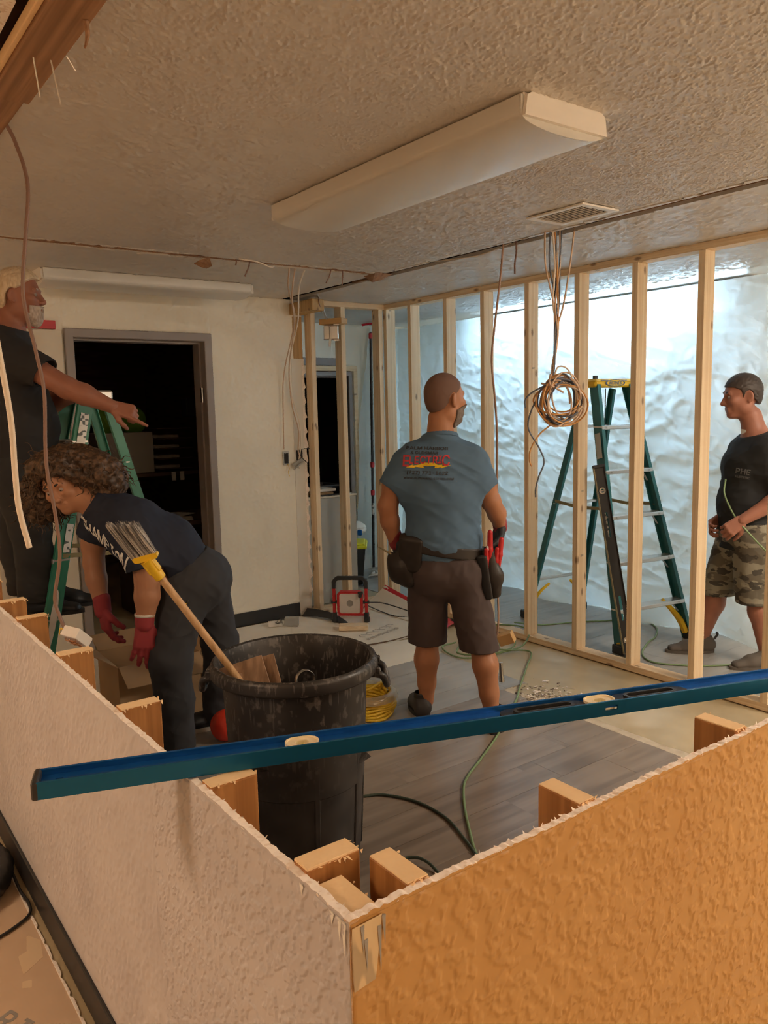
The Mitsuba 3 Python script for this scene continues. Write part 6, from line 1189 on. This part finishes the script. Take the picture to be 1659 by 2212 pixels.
# ------------------------------------------------------------------ the man walking behind the studs
O3 = np.array([4.38, 2.58, 0])
def A3(s, t, z): return O3+VR*s+VF*t+[0, 0, z]
k3 = thing('person', 'dark-haired man in a black t-shirt and camouflage shorts walking behind the studs at the right', 'person')
B = Blob()
B.seg(A3(.15, 0, .80), A3(.14, 0, .98), .155, .150, .80, .86, VF, .05); B.seg(A3(.14, 0, .98), A3(.165, 0, 1.20), .150, .165, .84, .70, VF, .05); B.seg(A3(.165, 0, 1.20), A3(.195, 0, 1.29), .165, .15, .64, .55, VF, .05); B.seg(A3(.195, 0, 1.27), A3(.145, .0, 1.46), .075, .060, k=.06)
B.chain([A3(.195, -.185, 1.255), A3(.235, -.21, 1.12), A3(.250, -.215, 1.02)], [.064, .055, .048], .04); B.chain([A3(.250, -.215, 1.02), A3(.18, -.215, .97), A3(.025, -.20, .878)], [.049, .047, .031], .02)
B.chain([A3(.195, .185, 1.255), A3(.22, .22, 1.12), A3(.22, .22, 1.0)], [.064, .055, .047], .04); B.chain([A3(.22, .22, 1.0), A3(.15, .18, .95), A3(.03, .08, .86)], [.048, .046, .030], .02)
B.chain([A3(.14, -.09, .78), A3(.165, -.12, .43), A3(.178, -.135, .33), A3(.215, -.155, .08)], [.088, .060, .062, .036], .03); B.chain([A3(.12, .09, .78), A3(.045, .12, .44), A3(.018, .13, .32), A3(-.045, .15, .08)], [.088, .060, .062, .036], .03)
G3 = Blob(); hand_blob(G3, A3(.025, -.20, .878), unit(VR*-.80+VF*.05+[0, 0, -.62]), unit(VF*.75+VR*-.25+[0, 0, -.5]), 1, [.75, .8, .85, .9], s=1.02); hand_blob(G3, A3(.03, .08, .86), unit(VR*-.8-VF*.2+[0, 0, -.5]), unit(VF*-.8+[0, 0, -.5]), -1, [.7, .75, .8, .8])
hc3 = A3(.098, 0, 1.578); W3, R3 = head_blob(B, hc3, unit(-VR+VF*.10+[0, 0, -.13]), np.array([0, 0, 1.0])-VR*.10, 1.04)
m = surf(B, A3(.1, 0, .85)-[.45, .45, .82], A3(.1, 0, .85)+[.45, .45, .92], .009); hd = surf(B, hc3-.155, hc3+.155, .0032); hn = surf(G3, A3(-.02, -.05, .85)-[.3, .3, .14], A3(-.02, -.05, .85)+[.3, .3, .14], .0035)
put(k3, cat([m, hd, hn]), 'mat_skin_red', smooth=True)
eyes(k3, W3, 1.04); brows(k3, W3, 'mat_hair_dark', 1.04)
part(k3, 'hair', surf(hair_cap(W3, R3, hc3, 1.04, .006, [(-.2, -.075), (-.095, -.07), (-.06, -.05), (-.035, -.02), (.0, -.005), (.022, -.01), (.032, .035), (.062, .055), (.085, .060), (.2, .064)], 5, .0065), hc3-.17, hc3+.17, .004), 'mat_hair_dark', smooth=True, label='short dark hair')
S3 = Blob(); S3.seg(A3(.15, 0, .69), A3(.145, 0, .95), .172, .168, .86, .92, VF, .05); S3.seg(A3(.145, 0, .95), A3(.16, 0, 1.17), .168, .178, .92, .82, VF, .05); S3.seg(A3(.16, 0, 1.17), A3(.195, 0, 1.28), .176, .16, .78, .6, VF, .06); S3.seg(A3(.195, 0, 1.28), A3(.183, 0, 1.355), .11, .082, .9, .95, VF, .07)
SL3 = [(A3(.195, -.165, 1.25), A3(.243, -.215, 1.075), .086, .078), (A3(.195, .165, 1.25), A3(.222, .222, 1.08), .086, .078)]
nk3 = unit([0, 0, 1]-VR*.30)
shirt3 = tee(S3, SL3, .685, (A3(.178, 0, 1.362), nk3), lambda P: fold(P, 52, .009, 8, 12, .5)+fold(P, 58, .005, 18, 26, -.6))
sp3 = part(k3, 'shirt', surf(shirt3, A3(.16, 0, 1.02)-[.36, .36, .36], A3(.16, 0, 1.02)+[.36, .36, .37], .006), 'mat_tee_black', smooth=True)
q = uniq(sp3+'__undershirt'); put(q, surf(Blob().seg(A3(.175, 0, 1.34), A3(.160, 0, 1.375), .067, .064, .97), A3(.17, 0, 1.36)-.11, A3(.17, 0, 1.36)+.11, .004), 'mat_white_print', smooth=True)
for nm, tx_, hh, dz, sq in (('lettering', 'PHE', .030, 0, 1.0), ('lettering', 'ELECTRIC', .012, -.024, 1.0)):
    q = uniq(sp3+'__'+nm); put(q, onto(shirt3, place_text(tx_, hh, A3(-.062, -.45, 1.135+dz), VR+[0, 0, -.12], (0, 0, 1), .001, True, squeeze=sq), unit(VF+VR*.35)), 'mat_faded_print')
H3 = Blob(); H3.seg(A3(.15, 0, .86), A3(.14, 0, .78), .158, .168, .84, .88, VF, .05); H3.seg(A3(.145, -.085, .76), A3(.150, -.115, .385), .112, .102, k=.04); H3.seg(A3(.125, .085, .76), A3(.040, .12, .40), .108, .098, k=.04)
def shorts3(P):
    d = H3(P)+fold(P, 61, .009, 9, 11, .8); d = np.maximum(d, np.maximum(P[:, 2]-.85, .375-P[:, 2]))
    for c in ((.150, -.115, .375), (.040, .12, .375)): d = np.maximum(d, -Blob().seg(A3(*c)-[0, 0, .1], A3(*c)+[0, 0, .03], .096, .082)(P))
    return d
part(k3, 'shorts', surf(shorts3, A3(.1, 0, .6)-[.34, .34, .25], A3(.1, 0, .6)+[.34, .34, .28], .006), 'mat_camo', smooth=True)
for (s, t), d in (((.035, .145), -VR+VF*.08), ((.285, -.155), -VR-VF*.10)):
    shoe(k3, A3(s, t, 0)[:2], d, .30, 0.0, 'mat_shoe_brown', 'mat_shoe_brown', h=.078); part(k3, 'heel_tab', tube([A3(s+.0, t, .085), A3(s+.02, t, .115), A3(s+.012, t, .125)], .007, 8), 'mat_rubber', smooth=True)
one('cord_in_hand', tube([A3(-.01, -.05, 1.10), A3(-.028, -.08, 1.02), A3(-.015, -.15, .93), A3(.005, -.20, .87), A3(.03, -.225, .835), A3(.10, -.24, .755), A3(.20, -.26, .65), A3(.32, -.28, .53), A3(.45, -.30, .35), A3(.6, -.3, .12), A3(.75, -.3, .012)], .0052, 8), 'mat_cord_green', 'green cord running through the hands of the man at the right', 'cord', smooth=True)
# ------------------------------------------------------------------ the white-haired man on the green ladder
CAM = np.array([0, 0, CAM_H]); K4 = .972
O4 = np.array([1.0, 4.38, 0])
def A4(s, t, z): return CAM+(O4+VR*s+VF*t+[0, 0, z]-CAM)*K4
k4 = thing('person', 'white-haired bearded man in a black t-shirt standing on the green ladder and pointing', 'person')
lat4 = unit(VF*.96-VR*.25)
B = Blob()
B.seg(A4(-.085, 0, 1.30), A4(-.07, 0, 1.48), .160, .160, .80, .95, lat4, .05); B.seg(A4(-.07, 0, 1.48), A4(-.09, 0, 1.78), .160, .165, .95, .70, lat4, .05); B.seg(A4(-.09, 0, 1.78), A4(-.105, 0, 1.93), .165, .15, .64, .55, lat4, .05); B.seg(A4(-.105, 0, 1.92), A4(-.055, 0, 2.07), .078, .064, k=.06)
B.chain([A4(-.05, -.165, 1.875), A4(.10, -.20, 1.79), A4(.265, -.20, 1.685)], [.056, .056, .050], .03); B.chain([A4(.265, -.20, 1.685), A4(.34, -.185, 1.652), A4(.465, -.15, 1.588)], [.051, .049, .032], .02)
B.chain([A4(-.13, .175, 1.89), A4(-.05, .22, 1.72), A4(.03, .20, 1.62)], [.064, .055, .048], .04); B.chain([A4(.03, .20, 1.62), A4(.14, .15, 1.66), A4(.20, .10, 1.69)], [.048, .044, .030], .02)
B.chain([A4(-.09, -.09, 1.28), A4(-.01, -.10, .98), A4(-.005, -.10, .85), A4(-.02, -.09, .66)], [.09, .064, .060, .04], .03); B.chain([A4(-.11, .09, 1.28), A4(-.16, .08, .98), A4(-.165, .08, .85), A4(-.14, .08, .66)], [.09, .064, .060, .04], .03)
G4 = Blob(); hand_blob(G4, A4(.465, -.15, 1.588), unit(VR*.93+VF*.1+[0, 0, -.30]), unit(VF*.8+VR*-.1+[0, 0, -.6]), -1, [.05, (1.0, 1.2, .8), (1.05, 1.2, .8), (1.1, 1.2, .8)], s=1.02, thumb=(.7, .5)); hand_blob(G4, A4(.20, .10, 1.69), unit(VR*.9-VF*.2+[0, 0, -.2]), np.array([0, 0, -1.0]), 1, [.5, .5, .5, .5])
hc4 = A4(-.020, 0, 2.150); W4, R4 = head_blob(B, hc4, unit(VR+VF*.12+[0, 0, -.02]), np.array([0, 0, 1.0])+VR*-.06, 1.0)
m = surf(B, A4(.05, 0, 1.42)-[.55, .5, .82], A4(.05, 0, 1.42)+[.55, .5, .9], .009); hd = surf(B, hc4-.15, hc4+.15, .0034); hn = surf(G4, A4(.36, -.02, 1.62)-[.34, .34, .2], A4(.36, -.02, 1.62)+[.34, .34, .2], .0036)
put(k4, cat([m, hd, hn]), 'mat_skin_red', smooth=True)
eyes(k4, W4); brows(k4, W4, 'mat_beard_white')
part(k4, 'hair', surf(hair_cap(W4, R4, hc4, 1.0, .020, [(-.2, -.10), (-.10, -.095), (-.05, -.05), (-.03, .012), (.0, .022), (.03, .038), (.055, .062), (.075, .078), (.2, .088)], 6, .008), hc4-.19, hc4+.19, .005), 'mat_hair_white', smooth=True, label='combed-back white hair')
BB = Blob(); 
def beard4(P):
    q = (P-hc4.astype(np.float32))@R4.astype(np.float32)
    goatee = Blob(); goatee.ell(W4(.074, 0, -.108), R4, (.032, .030, .042), .02)
    d = smin(B4(P)-.007, goatee(P), .02)+fold(P, 14, .004, 90, 60); mouth = np.sqrt(((q[:, 0]-.108)/.03)**2+(q[:, 1]/.022)**2+((q[:, 2]+.067)/.008)**2)-1
    return np.maximum(np.maximum(d, np.maximum(q[:, 2]+.048, np.where(q[:, 2] > -.085, .062, .046)-q[:, 0])*.9), -mouth*.008)
B4 = Blob(); head_blob(B4, hc4, unit(VR+VF*.12+[0, 0, -.02]), np.array([0, 0, 1.0])+VR*-.06, 1.0)
part(k4, 'beard', surf(beard4, W4(.07, 0, -.09)-.11, W4(.07, 0, -.09)+.11, .0035), 'mat_beard_white', smooth=True, label='white goatee beard')
S4 = Blob(); S4.seg(A4(-.08, 0, 1.34), A4(-.068, 0, 1.50), .172, .176, .86, 1.0, lat4, .05); S4.seg(A4(-.068, 0, 1.50), A4(-.09, 0, 1.76), .176, .178, 1.0, .80, lat4, .05); S4.seg(A4(-.09, 0, 1.76), A4(-.105, 0, 1.92), .176, .16, .78, .60, lat4, .06); S4.seg(A4(-.105, 0, 1.92), A4(-.085, 0, 1.995), .11, .084, .9, .95, lat4, .07)
SL4 = [(A4(-.07, -.16, 1.88), A4(.165, -.20, 1.755), .090, .076), (A4(-.125, .16, 1.88), A4(-.06, .215, 1.74), .086, .078)]
shirt4 = tee(S4, SL4, 1.325*K4+CAM_H*(1-K4), (A4(-.082, 0, 2.005), unit([0, 0, 1]+VR*.32)), lambda P: fold(P, 72, .008, 8, 10, .5)+fold(P, 78, .005, 18, 22, -.6))
sp4 = part(k4, 'shirt', surf(shirt4, A4(-.03, 0, 1.66)-[.4, .4, .36], A4(-.03, 0, 1.66)+[.4, .4, .40], .006), 'mat_tee_charcoal', smooth=True)
H4 = Blob(); H4.seg(A4(-.08, 0, 1.37), A4(-.085, 0, 1.28), .162, .172, .84, .90, lat4, .05); H4.chain([A4(-.085, -.085, 1.26), A4(-.01, -.10, .98), A4(-.0, -.10, .84), A4(-.01, -.09, .635)], [.112, .090, .085, .088], .04); H4.chain([A4(-.105, .085, 1.26), A4(-.16, .08, .98), A4(-.165, .08, .84), A4(-.14, .08, .635)], [.11, .088, .082, .085], .04)
def pants4(P):
    d = H4(P)+fold(P, 81, .009, 9, 12, .8)+fold(P, 85, .008, 14, 34, .2)*np.clip((.95-P[:, 2])*4, 0, 1.3); return np.maximum(d, np.maximum(P[:, 2]-1.36, .638-P[:, 2]))
part(k4, 'trousers', surf(pants4, A4(-.07, 0, 1.0)-[.36, .36, .42], A4(-.07, 0, 1.0)+[.36, .36, .42], .006), 'mat_pants_dark', smooth=True)
for (s, t), d in (((-.085, -.10), VR+VF*.15), ((-.05, .06), VR+VF*.25)):
    h_ = A4(s, t, .6); shoe(k4, h_[:2], d, .30, .563, 'mat_rubber', 'mat_sole_black', h=.095, wide=1.1)
# ------------------------------------------------------------------ ceiling lamps
def wrap_fixture(key, c, L, W, H, axis, lens, emit=None, endmat='mat_white_metal'):
    """wraparound office fixture: pan, curved lens, two end plates. c: centre on the ceiling"""
    R = np.eye(3) if axis == 1 else rz(90)
    n = 16; a = np.linspace(0, 1, n); xs = np.cos(np.pi*a)*W/2
    zs = -H*(0.55+0.45*np.sin(np.pi*a)**0.7)
    prof = [(-W/2, -.008)]+list(zip(xs[::-1]*-1, zs))+[(W/2, -.008)]
    prof = [(-W/2, -.008)]+[(x, z) for x, z in zip(xs[::-1], zs)]+[(W/2, -.008)]
    P = np.array([[(x, y, z) for y in (-L/2, L/2)] for x, z in prof]); k = len(prof)
    i = np.arange(k-1)*2
    m = trimesh.Trimesh(P.reshape(-1, 3), np.vstack([np.stack([i, i+3, i+2], 1), np.stack([i, i+1, i+3], 1)]), process=False)
    if emit is None: part(key, 'lens', mv(m, c, R), lens, smooth=True)
    else: part(key, 'lens', mv(m, c, R), lens, smooth=True, emitter={'type': 'area', 'radiance': rgb(emit)})
    part(key, 'pan', mv(box((-W/2+.01, -L/2, -.03), (W/2-.01, L/2, 0), .003), c, R), endmat)
    if emit is None:
        for s in (-1, 1):
            e = prism(prof, 0, .006); v = np.asarray(e.vertices); v = np.stack([v[:, 0], s*(L/2)-s*v[:, 2]-s*.001, v[:, 1]], 1); part(key, 'lens_end', mv(trimesh.Trimesh(v, e.faces, process=False), c, R), lens)
    for s in (-1, 1):
        poly = [(x*1.02, z*1.04) for x, z in prof] if emit is not None else [(-W/2+.012, -.012), (-W/2+.03, -.001), (W/2-.03, -.001), (W/2-.012, -.012), (W/2-.004, -H*.72), (-W/2+.004, -H*.72)]
        e = prism(poly, 0, .012); v = np.asarray(e.vertices); v = np.stack([v[:, 0], s*(L/2)+(v[:, 2] if s > 0 else -v[:, 2]), v[:, 1]], 1)
        part(key, 'end_cap', mv(trimesh.Trimesh(v, e.faces if s < 0 else e.faces[:, ::-1], process=False), c, R), endmat)
    return key
k = thing('ceiling_light', 'large unlit wraparound fluorescent fixture on the ceiling overhead', 'ceiling light')
wrap_fixture(k, (1.755, 2.19, ZC), 1.33, .335, .085, 1, 'mat_lens_off')
k = thing('ceiling_light', 'unlit wraparound fluorescent fixture above the dark doorway', 'ceiling light')
wrap_fixture(k, (1.80, 4.80, ZC), 1.25, .30, .085, 0, 'mat_lens_off')
k = thing('ceiling_light', 'lit warm ceiling fixture over the room left of the half wall', 'ceiling light')
wrap_fixture(k, (-1.55, 1.98, ZC), 1.0, .26, .09, 0, 'mat_paint_white', WARM*L_WARM_LEFT)
k = thing('ceiling_light', 'lit warm ceiling fixture over the room behind the camera', 'ceiling light')
wrap_fixture(k, (1.6, -1.7, ZC), 1.22, .30, .09, 0, 'mat_paint_white', WARM*L_WARM_RIGHT)
k = thing('ceiling_light', 'added fill fixture on the ceiling past the half wall, out of view', 'ceiling light')
wrap_fixture(k, (4.1, .35, ZC), 1.22, .30, .09, 0, 'mat_paint_white', np.array([1.0, .86, .70])*L_MID_FILL)  # added lamp, out of view, lifts the cream wall and middle of the room
k = thing('ceiling_light', 'glowing cool fluorescent fixture behind the plastic sheet', 'ceiling light')
wrap_fixture(k, (5.15, 4.05, ZC-.02), 2.4, .26, .09, 1, 'mat_paint_white', COOL*L_COOL)
# floor lamp added unseen behind the camera to give low warm light
k = thing('added_floor_lamp', 'added floor lamp with a warm globe, unseen behind the camera', 'lamp')
part(k, 'base', lathe([(1e-4, 0), (.15, 0), (.15, .02), (.02, .03), (1e-4, .03)], 32, (2.7, -1.3, 0)), 'mat_black_plastic')
part(k, 'pole', cyl((2.7, -1.3, .03), (2.7, -1.3, 1.3), .012), 'mat_black_plastic')
s_ = trimesh.creation.icosphere(3, .14); part(k, 'shade', mv(s_, (2.7, -1.3, 1.42)), 'mat_paint_white', smooth=True, emitter={'type': 'area', 'radiance': rgb(WARM*L_LAMP_FILL)})
# ------------------------------------------------------------------ plastic sheeting
def wall_sheet(u, v):
    y = 1.3+u*(6.22-1.3); z = -0.0+v*(ZC-.05)
    x = 4.79+wrinkle(y, z, 2)*(0.35+0.65*np.minimum(1, 4*v*(1-v)+.2))+0.07*(1-np.clip(v*9, 0, 1))**2*np.sin(y*7)
    return np.stack([x, y, np.maximum(z, .004)], -1)
one('plastic_sheet', sheet(wall_sheet, 300, 170), 'mat_poly', 'crumpled translucent white plastic sheet hung as a wall behind the studs', 'plastic sheet', smooth=True)
